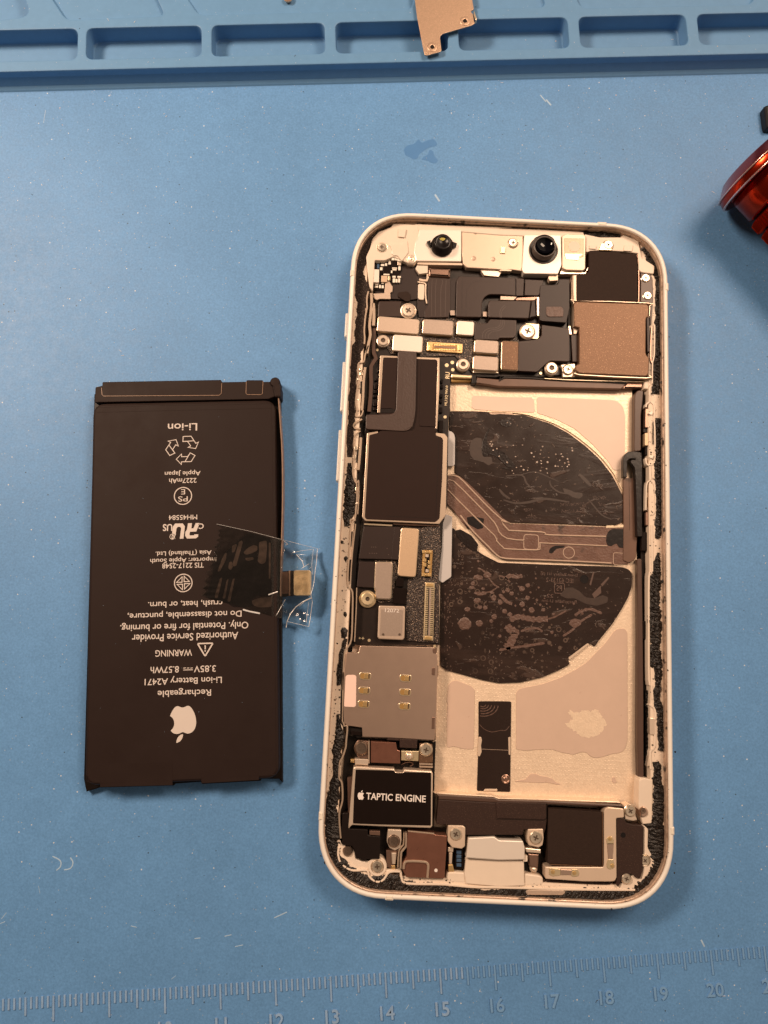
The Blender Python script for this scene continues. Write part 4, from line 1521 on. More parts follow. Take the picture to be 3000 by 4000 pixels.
prism('burnt_tape', cflex, 'dark_tape', 'F 1010 180 1050 155 1240 160 1225 255 1160 262 1175 300 1165 330 1110 330 1090 290 1060 300 1040 316 1005 310 990 270 995 220', 2.0, 2.13, rnd=0.3, bev=0.03)
prism('burnt_tape', cflex, 'dark_tape', 'F 480 330 520 310 610 312 600 330 530 340 490 385 462 380 462 350', 2.03, 2.08, rnd=0.2, bev=0.02)
prism('burnt_tape', cflex, 'dark_tape', 'C 1240 1590 1290 1580 1400 1600 1390 1690 1340 1700 1250 1650', 2.03, 2.1, rnd=0.2, bev=0.02)
prism('burnt_tape', coil_l, 'residue_dark', 'E 1255 170 1300 160 1400 215 1465 300 1455 360 1420 365 1340 305 1265 225', 1.88, 1.98, rnd=0.2, bev=0.03)
prism('solder_pad', cflex, 'cover_edge', 'D 990 1548 1060 1545 1062 1560 1150 1535 1150 1565 990 1570', 1.9, 2.12, bev=0.03)

# grey pull tabs beside the board
prism('pull_tab', phone, 'grey_film', 'C 1068 788 1100 795 1122 815 1132 850 1130 1100 1120 1114 1064 1116', 2.3, 2.6, rnd=0.2, bev=0.05)
prism('pull_tab', phone, 'grey_film', 'E 1165 20 1225 42 1215 600 1135 655 1096 632 1100 350 1128 312 1130 130', 2.3, 2.6, rnd=0.2, bev=0.05)

# right hand rail, its black channel and the side button parts
chan = prism('side_channel', phone, 'channel', 'X 330 390 470 380 470 1300 460 2100 Y 460 560 425 640 428 1920 H 1340 1060 1310 1060 1290 800 Y 330 1900 330 300', 1.5, 2.0, bev=0)
prism('rail', chan, 'rail', 'X 248 490 258 430 285 395 330 390 360 405 350 520 330 700 330 1140 245 1150', 1.8, 3.4, rnd=0.4, bev=0.15)
prism('rail', chan, 'rail', 'Y 282 420 338 420 350 1200 360 2200 H 1338 1040 1310 1052 1288 1030 1280 700 Y 290 1400', 1.8, 3.2, rnd=0.3, bev=0.15)
prism('rail', chan, 'coil_wire', 'X 112 1475 245 1475 270 1900 285 2120 Y 270 400 245 440 180 470 110 440 X 115 2030', 1.55, 2.3, rnd=0.25, bev=0.12)
band('groove', chan, 'channel', 'X 180 1480 186 1800 190 2120', 0.09, 2.25, 2.33)
prism('loop_tape', chan, 'dark_tape', 'X 108 1470 108 1240 125 1190 170 1150 260 1145 335 1160 345 1300 340 1700 345 2200 282 2200 260 1500 250 1350 205 1290 195 1262 220 1248 255 1250 262 1240 200 1235 160 1260 155 1440 160 1470', 2.3, 3.55, rnd=0.25, bev=0.1)
for s, m_, z in (('X 383 620 442 618 440 852 378 852', 'steel_dark', 3.9), ('X 376 920 422 918 420 1075 376 1075', 'cover_tan', 3.9), ('X 384 1080 450 1080 445 1210 380 1190', 'chip_black', 3.3), ('X 355 855 460 850 460 915 355 915', 'chip_black', 3.4),
                 ('X 402 1655 440 1655 440 1720 402 1720', 'ceramic_tan', 3.6), ('X 445 1652 500 1652 500 1728 445 1728', 'ceramic_tan', 3.7), ('X 415 1735 500 1735 500 1830 415 1830', 'cover_tan', 3.7), ('X 408 1840 498 1835 498 1890 408 1890', 'cover_pale', 3.6),
                 ('Y 335 90 400 88 400 320 335 320', 'chip_black', 3.0), ('Y 350 1190 392 1188 390 1410 345 1410', 'chip_black', 3.0), ('X 385 1900 480 1890 450 2060 385 2060', 'steel_dark', 3.6)):
    prism('switch_part', chan, m_, s, 2.0, z, rnd=0.15, bev=0.08)
for s, m_ in (('X 420 680 440 655 470 650 480 680 455 700', 'ceramic'), ('X 430 1215 450 1235 480 1225 490 1190', 'ceramic')):
    prism('switch_clip', chan, m_, s, 3.0, 4.4, rnd=0.15, bev=0.08)
# wavy inner wall of the ledge on the right
wl = bands('wall_edge', phone, 'cream', [('X 470 330 435 370 440 520 400 560 392 600', 0.32), ('X 440 530 480 560 495 620 490 740 500 900 500 1240 480 1290 440 1320 400 1300 388 1230', 0.3), ('X 440 1320 445 1500', 0.45), ('X 440 1505 405 1540 395 1640 390 1870', 0.25), ('X 450 1500 495 1560 505 1700 500 1880 460 1930', 0.3), ('Y 462 0 468 560 455 615 428 645 426 1300 430 1920 460 1985 468 2150', 0.35), ('H 1390 360 1440 400 1445 480', 0.35), ('H 1440 480 1440 740 1400 800 1405 960', 0.35)], 2.0, 4.15, sm=3)
seal('seal', 'X 480 1060 4 478 900 5 478 780 4', 4.2, 0.1)
prism('ledge_piece', phone, 'cream', 'H 1295 1060 1340 1040 1420 1060 1420 1240 1415 1460 1330 1470 1290 1300', 1.5, 4.3, rnd=0.3, bev=0.15)
for s, z in (('H 1392 485 1440 490 1440 640 1395 640', 4.2), ('H 1380 840 1410 830 1400 920 1370 940', 4.0)):
    prism('spring_plate', phone, 'steel_bright', s, 2.0, z, rnd=0.2)
seal('seal', 'H 1375 230 9 1365 330 12 1380 440 9 1370 600 8 1375 780 8 1365 930 10', 2.4, 0.8, rough=0.5)

# left hand button flex between the ledge and the board
lch = prism('side_channel', phone, 'channel', 'V 870 900 980 800 1010 900 1060 1560 930 1900 C 380 100 300 620 300 800 265 1600 E 340 440 320 1240 235 1280 250 680 290 120 C 175 1600 200 1220 225 640 240 150 V 800 1700 860 1100', 1.5, 2.6, bev=0)
bands('spring_strip', lch, 'shield_rim', [
    ('V 880 760 850 880 845 1000 850 1110 815 1300 790 1600 800 1760 790 1900', 0.32), ('V 940 800 950 1000 930 1250 905 1500 920 1700 880 1900 850 2100', 0.55), ('V 985 1020 1000 1250 990 1500', 0.6),
    ('C 330 0 300 80 285 150 240 160 230 230 240 300 225 400 210 520 225 600 210 650 260 650 280 600', 0.3), ('C 300 200 285 330 280 470 270 600', 0.5), ('C 270 680 200 720 200 760 255 770', 0.35), ('C 255 790 205 830 195 900 200 1000 185 1150 190 1210 215 1270 240 1245', 0.28), ('C 260 850 250 1000 235 1150', 0.5),
    ('C 220 1275 225 1400 215 1500 205 1600 165 1610 160 1650', 0.3), ('C 240 1250 240 1400 230 1560', 0.2),
    ('E 330 70 290 120 275 340 258 560 262 690 300 740 300 960 290 1180 250 1260 228 1300 215 1500 208 1650', 0.3), ('E 330 110 300 380 280 660', 0.2), ('E 340 700 335 900 320 1200', 0.2),
    ('G 262 60 262 520 300 560 290 700 285 760 255 850 230 900 225 1040 250 1090 255 1250 225 1380 240 1600', 0.3)], 2.5, 4.3, sm=3)
crn = random.Random(21)
for i, (x, y) in enumerate(((255, 220), (262, 260), (235, 310), (250, 380), (228, 450), (240, 500), (255, 570), (215, 860), (205, 905), (212, 950), (200, 1030), (195, 1140), (205, 1180), (222, 1330), (222, 1460))):
    k = crn.uniform(9, 17)
    rect('switch_spring', lch, 'screw_metal', 'C', x - k, y - k * 1.3, x + k, y + k * 1.3, 3.2, crn.uniform(3.8, 4.5), rnd=0.25, bev=0.12)
for s in ('C 258 330 275 330 268 440 250 440', 'C 290 480 300 480 295 590 275 590', 'C 225 960 245 960 230 1080 215 1080', 'C 255 810 275 815 268 870 250 870', 'E 290 180 305 180 290 320 275 320', 'E 270 440 290 440 280 640 262 640'):
    prism('switch_body', lch, 'chip_black', s, 2.6, 4.2, bev=0.08)
band('rail', lch, 'rail', 'C 385 160 350 230 350 330 345 500 330 620 E 0 0', 0.5, 2.6, 3.7, sm=0) if False else None
band('rail', lch, 'rail', 'V 1010 1560 990 1900 1000 2100 C 400 120 355 190 355 330 350 470 335 610', 0.75, 2.6, 3.6, sm=2)

# ------------------------------------------------------------------ corner plates of the mid-frame
prism('corner_plate', phone, 'cream', 'A 558 172 790 185 798 300 775 520 700 540 560 480 480 515 388 512 382 620 370 800 340 760 330 690 308 480 345 400 365 315 425 250 540 205', 1.5, 4.55, rnd=0.3, bev=0.15)
prism('corner_plate', phone, 'cream', 'A 760 176 1100 190 1659 205 B 0 215 400 228 780 250 800 330 B 560 300 0 280 A 1190 250 780 235', 1.5, 4.5, rnd=0.2, bev=0.15)
prism('corner_plate', phone, 'cream', 'B 790 270 930 300 1130 300 1150 275 1290 335 1320 490 1440 565 1432 640 1320 625 1285 600 1290 450 1130 430 930 420 800 440', 1.5, 4.5, rnd=0.3, bev=0.15)
prism('rib', phone, 'cream', 'A 610 215 680 220 665 300 605 295', 4.5, 4.9, rnd=0.15)
prism('boss_ring', phone, 'cream', 'A 540 395 520 370 540 360 640 365 690 330 700 440 640 520 600 470 560 470', 4.4, 4.75, rnd=0.2)

SCREWN = 0


def screw(parent, sp, x, y, r, z, m='screw_metal', washer=0.0, h=0.5, tilt=True):
    """pan head with a pressed star recess"""
    bm = bmesh.new()
    c = up(sp, x, y, z)
    k = pxlen(sp, x, y, z)
    rr_ = r * k
    prof = []
    if washer:
        prof += [(rr_ * washer, z - h - 0.2), (rr_ * washer, z - h), (rr_ * washer - 0.08, z - h + 0.06)]
    prof += [(rr_, z - h), (rr_, z - 0.14), (rr_ * 0.86, z), (rr_ * 0.55, z - 0.02), (0, z - 0.02)]
    add_lathe(bm, c, prof, 26, 0)
    a0 = grnd.random() * 1.5
    for q_ in range(2):
        a = a0 + q_ * pi / 2
        u = Vector((cos(a), sin(a), 0))
        v = Vector((-sin(a), cos(a), 0))
        L_, w_ = rr_ * 0.44, rr_ * 0.12
        f = bm.faces.new([bm.verts.new((c + u * i * L_ + v * j * w_).to_tuple()[:2] + (z + 0.012 + 0.002 * q_,)) for i, j in ((-1, -1), (1, -1), (1, 1), (-1, 1))])
        f.material_index = 1
    return link_bm('screw', bm, [m, 'recess'], parent)


def standoff(parent, sp, x, y, r, z, m='steel_bright', hole=0.38, base=1.0, z0=2.6):
    k = pxlen(sp, x, y, z)
    rr_ = r * k
    bm = bmesh.new()
    c = up(sp, x, y, z)
    add_lathe(bm, c, [(rr_ * 1.12 * base, z0), (rr_ * 1.12 * base, z - 0.5), (rr_ * 1.0, z - 0.45), (rr_ * 0.97, z - 0.12), (rr_ * 0.86, z), (rr_ * (hole + 0.08), z), (rr_ * hole, z - 0.12)], 28, 0)
    add_lathe(bm, c, [(rr_ * hole, z - 0.12), (rr_ * hole * 0.9, z - 0.3), (0, z - 0.3)], 28, 1)
    return link_bm('standoff', bm, [m, 'recess'], parent)


# ------------------------------------------------------------------ logic board
board = prism('logic_board', phone, 'board', 'A 395 505 640 500 700 540 790 560 W 300 100 1600 170 1640 400 1650 1170 B 700 1560 400 1590 A 1250 1590 C 1090 260 1085 620 1070 700 1060 1480 E 1140 90 1128 340 1100 600 1108 1230 330 1230 335 900 350 450 400 120 C 270 1560 300 800 310 600 350 150 V 1000 1980 1060 1600 1090 900 1000 780', 1.6, 2.9, bev=0.04)
prism('underfill', board, 'underfill', 'A 415 1040 795 1045 1120 1060 W 0 670 330 672 560 700 1010 860 1040 900 1030 1240 A 1659 1540 1290 1550 1130 1400 990 1400 830 1410 540 1380 410 1190', 2.85, 3.15, rnd=0.2, bev=0.05)
prism('underfill', board, 'underfill', 'E 680 120 905 150 1110 120 1120 320 1100 620 1100 900 1100 1215 950 1205 800 1190 795 860 815 620 900 600 910 160', 2.85, 3.2, rnd=0.2, bev=0.05)
prism('underfill', board, 'underfill', 'E 505 445 700 450 730 590 700 640 680 830 560 845 500 810', 2.85, 3.1, rnd=0.2, bev=0.05)

# antenna parts, top left corner
ant = prism('antenna_board', phone, 'flex_dark', 'A 390 510 640 500 700 545 760 560 785 590 785 870 720 880 540 870 420 850 385 800', 2.9, 3.35, rnd=0.2, bev=0.04)
prism('pcb', ant, 'chip_black', 'V 1010 70 1200 75 1330 60 1560 60 1610 110 1600 330 1400 600 1230 760 990 740 985 300', 3.35, 3.55, rnd=0.2, bev=0.03)
for x0, y0, x1, y1, m_, h_ in ((1048, 108, 1122, 150, 'ceramic', .25), (1150, 95, 1185, 150, 'ceramic', .25), (1195, 95, 1228, 150, 'ceramic', .25), (1150, 172, 1226, 216, 'ceramic', .3), (1240, 150, 1285, 215, 'ceramic', .3), (1312, 60, 1355, 90, 'ceramic', .3), (1312, 100, 1365, 185, 'ceramic', .3), (1065, 170, 1115, 270, 'blue_part', .35),
                               (990, 278, 1110, 575, 'cover_white', .9), (1155, 420, 1290, 565, 'ceramic_tan', .6), (1305, 430, 1350, 530, 'gold_pale', .4), (1200, 230, 1345, 385, 'chip_black', .5), (1205, 382, 1335, 412, 'ceramic', .45), (1380, 105, 1505, 240, 'chip_black', .55), (1390, 245, 1500, 272, 'ceramic', .45), (1400, 280, 1490, 312, 'ceramic', .4), (1510, 110, 1585, 200, 'steel_bright', .6), (1525, 220, 1575, 310, 'ceramic', .4),
                               (1400, 425, 1470, 470, 'ceramic', .35), (1405, 480, 1460, 575, 'ceramic', .35), (1468, 490, 1510, 575, 'ceramic', .35), (1505, 430, 1585, 470, 'ceramic', .35), (1525, 480, 1565, 575, 'ceramic', .35), (1018, 595, 1092, 630, 'ceramic', .3), (1018, 645, 1092, 682, 'ceramic', .3), (1112, 620, 1150, 695, 'ceramic', .3), (1165, 630, 1212, 698, 'ceramic', .3), (1165, 570, 1215, 600, 'ceramic', .25), (1130, 240, 1185, 310, 'ceramic', .3), (1365, 310, 1400, 370, 'ceramic', .25)):
    rect('capacitor' if m_ != 'chip_black' else 'chip', ant, m_, 'V', x0, y0, x1, y1, 3.5, 3.5 + h_, rnd=0.08, bev=0.05, ang=1.5)
for x0, y0, x1, y1, h_ in ((545, 360, 598, 462, .8), (608, 368, 668, 442, .7), (600, 450, 645, 525, .5), (545, 470, 572, 515, .4), (575, 470, 602, 515, .4), (645, 440, 680, 520, .6)):
    rect('capacitor', ant, 'ceramic', 'A', x0, y0, x1, y1, 3.6, 3.9 + h_, rnd=0.15, bev=0.1)
prism('contact_plate', ant, 'cover_pale', 'V 1250 560 1330 545 1385 640 1405 660 1395 770 1350 790 1360 930 1130 925 1060 950 990 900 990 810 1225 800', 3.3, 3.75, rnd=0.15)
lathe('stud', ant, 'steel_bright', 'A', 728, 495, 4.8, [(1.25, 3.4), (1.25, 4.2), (1.05, 4.5), (0.6, 4.65), (0.5, 4.5), (0.3, 4.75), (0, 4.8)], 26, True)
prism('foam_pad', ant, 'felt', 'A 605 810 690 800 720 830 715 890 680 895 605 850', 3.35, 3.6, rnd=0.2)
screw(phone, 'A', 455, 390, 44, 4.8, 'screw_metal', 1.25, 0.3)

# ------------------------------------------------------------------ front camera assembly
fc = prism('sensor_bracket', phone, 'cream_metal', 'A 1190 245 1500 255 1659 262 B 220 275 225 600 205 612 120 600 0 605 A 1659 608 1240 580 1205 545 1195 430', 2.6, 4.35, rnd=0.2, bev=0.12, label='pale metal bracket joining the front sensors')
prism('sensor_housing', fc, 'cover_white', 'A 796 228 1190 232 1190 525 775 520 752 440 762 345 792 300', 2.8, 4.7, rnd=0.25, bev=0.12)
prism('housing_foot', fc, 'cream_metal', 'A 790 525 1200 540 1200 560 880 555 780 550', 2.8, 4.3, bev=0.05)
prism('housing_foot', fc, 'cream', 'A 780 560 880 560 880 630 800 640 765 590', 2.8, 4.0, rnd=0.15)
prism('camera_housing', fc, 'cover_white', 'B 232 278 572 280 578 560 545 640 230 636 212 600', 2.8, 4.75, rnd=0.25, bev=0.12)
prism('housing_foot', fc, 'cream_metal', 'B 460 640 545 645 545 700 470 705 455 680', 2.8, 4.1, rnd=0.15)
prism('housing_foot', fc, 'steel_bright', 'W 630 155 860 160 825 225 670 210', 2.9, 3.9, rnd=0.1)
for sp, x, y in (('A', 1305, 495), ('A', 1483, 503), ('A', 1320, 252)):
    lathe('dimple', fc, 'lip_metal', sp, x, y, 4.37, [(0.5, 4.36), (0.44, 4.39), (0.3, 4.37), (0, 4.365)], 20)
screw(fc, 'B', 130, 348, 42, 4.75, 'screw_metal', 1.2, 0.3)
prism('ground_clip', fc, 'gold_pale', 'B 15 385 60 390 55 450 10 445', 4.3, 4.6, rnd=0.1)
for q_ in range(2):
    band('panel_edge', fc, 'lip_metal', ('A 1193 240 1193 430 1205 540', 'B 218 280 220 560 200 600')[q_], 0.1, 4.3, 4.42, sm=0)
# left sensor: lens barrel on a base ring with two ears
lens = lathe('lens_barrel', fc, 'lens_black', 'A', 1010, 385, 4.7, [(2.3, 4.6), (2.3, 5.2), (2.1, 5.35), (2.0, 5.9), (1.75, 6.0), (1.72, 6.5), (1.55, 6.6), (1.15, 6.6), (0.9, 6.35), (0, 6.3)], 40, True)
prism('lens_ear', lens, 'lens_black', 'A 868 340 905 325 905 390 890 375', 4.6, 5.3, rnd=0.1)
prism('lens_ear', lens, 'lens_black', 'A 1110 340 1150 355 1145 380 1110 400', 4.6, 5.3, rnd=0.1)
bm = bmesh.new()
flat(bm, [circle(up('A', 1015, 305, 6.45), 0.62, 20)], 6.42)  # gold disc paints in a yellowish reflection on the lens glass
link_bm('lens_glass', bm, 'lens_glint', lens)
lens2 = lathe('lens_barrel', fc, 'lens_ring', 'B', 408, 420, 4.75, [(3.0, 4.7), (3.0, 4.85), (2.75, 4.95), (2.7, 4.75), (2.35, 4.75), (2.35, 6.2), (2.2, 6.35), (2.02, 6.35), (1.95, 6.2)], 44, True)
prism('lens_gasket', lens2, 'lens_black', 'B 300 350 330 300 420 270 500 300 545 400 545 440 500 510 420 545 330 520 285 460', 4.72, 4.78, rnd=0.6, bev=0)
lathe('lens_glass', lens2, 'lens_glass', 'B', 424, 362, 6.25, [(2.02, 6.2), (1.7, 5.9), (1.2, 5.6), (0.6, 5.45), (0, 5.4)], 40, True)
fl = prism('flood_module', fc, 'cream_metal', 'B 582 285 620 268 790 275 802 295 798 590 780 608 620 603 584 585', 2.8, 4.95, rnd=0.25, bev=0.15)
prism('window', fl, 'flood_glass', 'B 600 308 785 310 782 480 740 490 735 515 620 505 604 470', 4.9, 5.0, rnd=0.15, bev=0.03)
prism('window_frame', fl, 'gold_pale', 'B 610 452 775 455 740 480 735 510 625 505 612 480', 4.95, 5.03, bev=0.02)
lathe('diffuser', fl, 'diffuser', 'B', 694, 385, 5.05, [(1.18, 5.0), (1.15, 5.05), (0, 5.06)], 28)
prism('base_clip', fl, 'steel_bright', 'B 580 590 640 620 790 625 820 600 820 580 800 640 640 640 560 640', 2.8, 4.3, rnd=0.1)

# ------------------------------------------------------------------ flexes on the upper board
def traces(parent, m, lst, z, w=0.07):
    bm = bmesh.new()
    for s in lst:
        P = smooth_path(pts(s, z), 4)
        add_band(bm, P, w, z - 0.02, z + 0.018, 0.0)
    return link_bm('trace', bm, m, parent)


f1 = prism('camera_flex', phone, 'flex', 'A 882 655 1090 660 1088 980 1072 1040 850 1045 850 980 885 925 880 760', 2.9, 3.6, rnd=0.2, bev=0.06)
prism('fold', f1, 'steel_dark', 'A 888 580 1092 590 1088 668 884 655', 3.2, 4.2, rnd=0.1, bev=0.4)
traces(f1, 'flex_trace', ['A 920 690 915 800 915 1030', 'A 960 690 950 800 950 1030', 'A 1010 690 1015 720 1000 800 1000 1030', 'A 1050 700 1045 800 1040 1030'], 3.6)
prism('camera_flex', phone, 'flex_dark', 'A 780 660 885 665 880 720 885 920 850 1040 800 1040 785 980', 2.9, 3.4, rnd=0.1, bev=0.04)
lp = prism('ground_loop', phone, 'cream', 'A 790 740 800 730 845 735 850 750 845 870 835 880 800 876 788 860', 3.4, 3.75, rnd=0.25, bev=0.1)
band('ground_loop', phone, 'steel_bright', 'A 785 712 840 722 860 735 858 800 862 870 872 912', 0.30, 3.4, 3.85, sm=3)
band('ground_loop', phone, 'cream_metal', 'A 800 690 870 700 880 640', 0.5, 3.3, 3.8, sm=2)
f2 = prism('sensor_flex', phone, 'flex', 'W 395 218 1008 236 1008 430 845 415 725 415 690 430 660 460 645 500 640 662 360 656 370 260', 3.2, 4.0, rnd=0.3, bev=0.12)
prism('flex_panel', f2, 'flex', 'W 1012 240 1098 245 1090 428 1012 430', 3.2, 3.8, bev=0.05)
prism('flex_panel', f2, 'flex', 'W 1112 252 1310 262 1300 300 1262 420 1240 428 1105 424', 3.2, 4.05, rnd=0.1, bev=0.08)
prism('stiffener', f2, 'cover_pale', 'W 846 432 1022 440 985 476 842 472', 3.2, 3.9, bev=0.04)
prism('stiffener', f2, 'steel_dark', 'W 1025 450 1240 440 1210 478 1000 476', 3.2, 3.7, bev=0.04)
traces(f2, 'flex_dark', ['W 620 265 540 290 490 340 475 420 470 650', 'W 430 250 425 650', 'W 1004 240 1004 428'], 4.0)
bm = bmesh.new()
for x, y in ((920, 262), (935, 263), (950, 264), (965, 266), (975, 267)):
    flat(bm, [circle(up('W', x, y, 4.02), 0.05, 6)], 4.012)
link_bm('marking', bm, 'flex_trace', f2)
for s in ('W 285 585 350 588 350 640 305 640 300 600', 'W 652 600 700 602 700 655 652 652'):
    prism('pad', f2, 'silver_cover', s, 3.3, 3.55, bev=0.03)
prism('flex_panel', f2, 'flex_dark', 'W 300 235 372 238 350 600 290 590', 3.0, 3.45, bev=0.03)
f3 = prism('display_flex', phone, 'flex', 'W 722 478 1175 482 1150 674 715 664 710 520', 3.4, 4.4, rnd=0.3, bev=0.15)
prism('bend', f3, 'flex_dark', 'W 1176 482 1224 470 1232 652 1152 674', 3.2, 4.1, rnd=0.1, bev=0.2)
prism('clip', f3, 'steel_bright', 'W 1236 440 1262 445 1262 650 1240 645', 3.0, 3.9, bev=0.05)
f4 = prism('display_flex', phone, 'flex', 'W 732 682 1018 692 1014 850 985 884 832 884 820 906 562 900 566 726 700 726', 3.2, 4.1, rnd=0.25, bev=0.08)
traces(f4, 'flex_trace', ['W 860 690 868 720 850 765 800 790 740 800 700 820 680 850 678 890', 'W 840 690 848 720 830 755 790 775 720 782 675 805 650 840 648 890', 'W 880 690 888 725 870 775 820 805 760 815 730 835 712 860 712 895', 'W 1005 700 1000 845 975 872 830 872'], 4.1, 0.06)
traces(f3, 'flex_trace', ['W 840 670 835 620 850 570 890 530', 'W 855 670 850 625 868 580 905 545'], 4.4, 0.06)
f5 = prism('side_flex', phone, 'flex_dark', 'W 1282 312 1450 312 1470 290 1480 250 1590 252 1590 560 1556 720 1290 702 1265 690 1272 335', 3.2, 4.3, rnd=0.25, bev=0.08)
prism('foam_pad', f5, 'residue', 'W 1337 546 1500 546 1525 575 1522 655 1360 656 1337 630', 4.25, 4.45, rnd=0.25)
f6 = prism('side_flex', phone, 'flex', 'W 1292 742 1575 780 1590 820 1590 1140 1380 1132 1330 1170 1240 1252 1034 1242 1034 922 1180 906 1255 895 1290 850', 3.2, 4.2, rnd=0.25, bev=0.10)
bm = bmesh.new()
for i in range(13):
    for P in (up('W', 1060 + i * 9, 932, 4.22),) if i < 11 else ():
        flat(bm, [circle(P, 0.05, 6)], 4.212)
for i in range(12):
    flat(bm, [circle(up('W', 1390 + i * 15, 1118, 4.22), 0.05, 6)], 4.212)
for i in range(10):
    flat(bm, [circle(up('W', 1150 + i * 15, 1225 - max(0, i - 4) * 12, 4.22), 0.05, 6)], 4.212)
link_bm('marking', bm, 'flex_trace', f6)
prism('side_flex', phone, 'flex', 'B 665 1192 742 1196 740 1455 680 1452', 3.0, 4.0, rnd=0.15, bev=0.1)
prism('hinge', phone, 'channel', 'B 640 940 690 930 690 1130 740 1140 740 1190 660 1190 660 1440 640 1440', 2.9, 3.5, bev=0.03)
prism('hinge_clip', phone, 'steel_bright', 'B 640 1120 660 1120 675 1200 650 1200', 3.4, 4.3, rnd=0.1)
prism('hinge_clip', phone, 'cover_pale', 'B 690 1140 715 1130 735 1140 715 1195 690 1195', 3.4, 4.4, rnd=0.1)
prism('board_flex', phone, 'flex', 'A 430 888 640 890 625 940 630 1010 680 1045 415 1040 420 920', 2.9, 3.9, rnd=0.25, bev=0.2)


def cover(sp, x0, y0, x1, y1, m, z=4.2, edge=True, rnd=0.45, ang=0, name='connector_cover'):
    o = rect(name, board, m, sp, x0, y0, x1, y1, 3.0, z, rnd=rnd, bev=0.10, ang=ang)
    if edge:
        bm = bmesh.new()
        P = rounded(rect_pts(sp, x0, y0, x1, y1, z, ang), rnd)
        add_prism(bm, inset(P, -0.09), 3.0, z - 0.18, 0.08)
        link_bm('cover_skirt', bm, 'cover_edge', o)
    return o


cover('A', 416, 1042, 795, 1186, 'cover_pale', ang=-2)
cover('W', 6, 686, 330, 850, 'silver_cover', ang=-1.2)
cover('W', 376, 700, 556, 856, 'cover_white', 4.1, ang=-1.5)
cover('W', 565, 906, 820, 1050, 'silver_cover', ang=-1)
cover('W', 551, 1080, 818, 1235, 'silver_cover', ang=-1)
cover('A', 558, 1206, 828, 1360, 'cover_white', 4.3, ang=-1)
ch = cover('W', 858, 912, 1036, 1236, 'copper', 4.3, rnd=0.4, ang=0)
prism('fold', board, 'steel_bright', 'W 545 1240 820 1248 825 1268 548 1260', 2.9, 3.4, bev=0.1)

dc = rect('display_connector', board, 'gold', 'W', 50, 932, 436, 1040, 3.0, 3.6, rnd=0.3, bev=0.1, ang=-1)
rect('socket', dc, 'gold_plastic', 'W', 110, 952, 378, 1024, 3.55, 3.66, rnd=0.1, bev=0.02, ang=-1)
rect('tongue', dc, 'steel_dark', 'W', 130, 976, 360, 996, 3.6, 3.7, rnd=0.1, bev=0.02, ang=-1)
bm = bmesh.new()
for i in range(13):
    for yy in (960, 1012):
        add_prism(bm, rect_pts('W', 128 + i * 18, yy - 10, 138 + i * 18, yy + 10, 3.75), 3.6, 3.75, 0.02)
link_bm('contact', bm, 'gold', dc)
for x in (85, 400):
    rect('end_clip', dc, 'gold', 'W', x - 18, 960, x + 18, 1022, 3.5, 3.8, rnd=0.15, ang=-1)
screw(board, 'A', 700, 975, 62, 4.3, 'steel_bright', 1.22, 0.35)
prism('screw_tab', board, 'gold_pale', 'W 1120 725 1262 735 1258 880 1240 898 1120 885', 3.0, 3.8, rnd=0.15)
screw(board, 'W', 1140, 808, 78, 4.4, 'steel_bright', 1.12, 0.5)
standoff(board, 'A', 466, 1252, 52, 4.2)
standoff(board, 'A', 1208, 1474, 54, 4.2)
standoff(board, 'B', 488, 1508, 56, 4.3)
prism('screw_tab', phone, 'steel_bright', 'B 570 1482 600 1478 700 1470 712 1540 700 1592 590 1592 590 1520', 3.0, 3.9, rnd=0.1)
screw(phone, 'B', 640, 1522, 46, 4.4, 'screw_metal', 1.15, 0.4)
lathe('test_pad', board, 'gold_pale', 'B', 382, 1562, 3.0, [(0.28, 2.9), (0.28, 3.2), (0, 3.2)], 14)
for sp, x, y, r_ in (('C', 1055, 180, 18), ('C', 1107, 155, 17), ('C', 1111, 222, 16), ('C', 1040, 660, 15), ('C', 341, 560, 14), ('C', 340, 603, 14), ('A', 412, 1342, 12), ('E', 455, 1188, 14), ('E', 1062, 1242, 13)):
    k = pxlen(sp, x, y, 3.0) * r_
    lathe('test_pad', board, 'gold_pale', sp, x, y, 3.0, [(k, 2.88), (k, 2.94), (0, 2.94)], 14)
bm = bmesh.new()
add_text(bm, 'ML12Q 94V-0', up('C', 1053, 462, 2.95), Vector((0.02, 1, 0)).normalized(), Vector((-1, 0.02, 0)), 190 * pxlen('C', 1053, 462, 2.95), 27 * pxlen('C', 1053, 462, 2.95), 2.93, bold=0.01)
add_text(bm, 'RU', up('C', 1062, 275, 2.95), Vector((0.02, 1, 0)).normalized(), Vector((-1, 0.02, 0)), 62 * pxlen('C', 1053, 275, 2.95), 40 * pxlen('C', 1053, 275, 2.95), 2.93, bold=0.02)
add_text(bm, '+', up('E', 397, 1170, 2.95), DX, DY, 26 * pxlen('E', 397, 1170, 2.95), None, 2.93, bold=0.03)
flat(bm, [rect_pts('E', 360, 1160, 376, 1176, 2.95)], 2.93)
link_bm('board_printing', bm, 'gold_pale', board)
for x0, y0, x1, y1 in ((1000, 310, 1020, 345), (1000, 360, 1022, 395), (992, 445, 1018, 480), (990, 495, 1015, 530), (975, 570, 1015, 620), (980, 690, 1020, 800), (390, 300, 412, 325), (385, 355, 412, 400), (380, 410, 410, 440), (375, 455, 405, 480), (375, 530, 412, 560), (375, 570, 412, 600), (410, 215, 428, 250)):
    rect('chip', board, 'chip_black', 'C', x0, y0, x1, y1, 2.85, 3.4, rnd=0.05, bev=0.05)

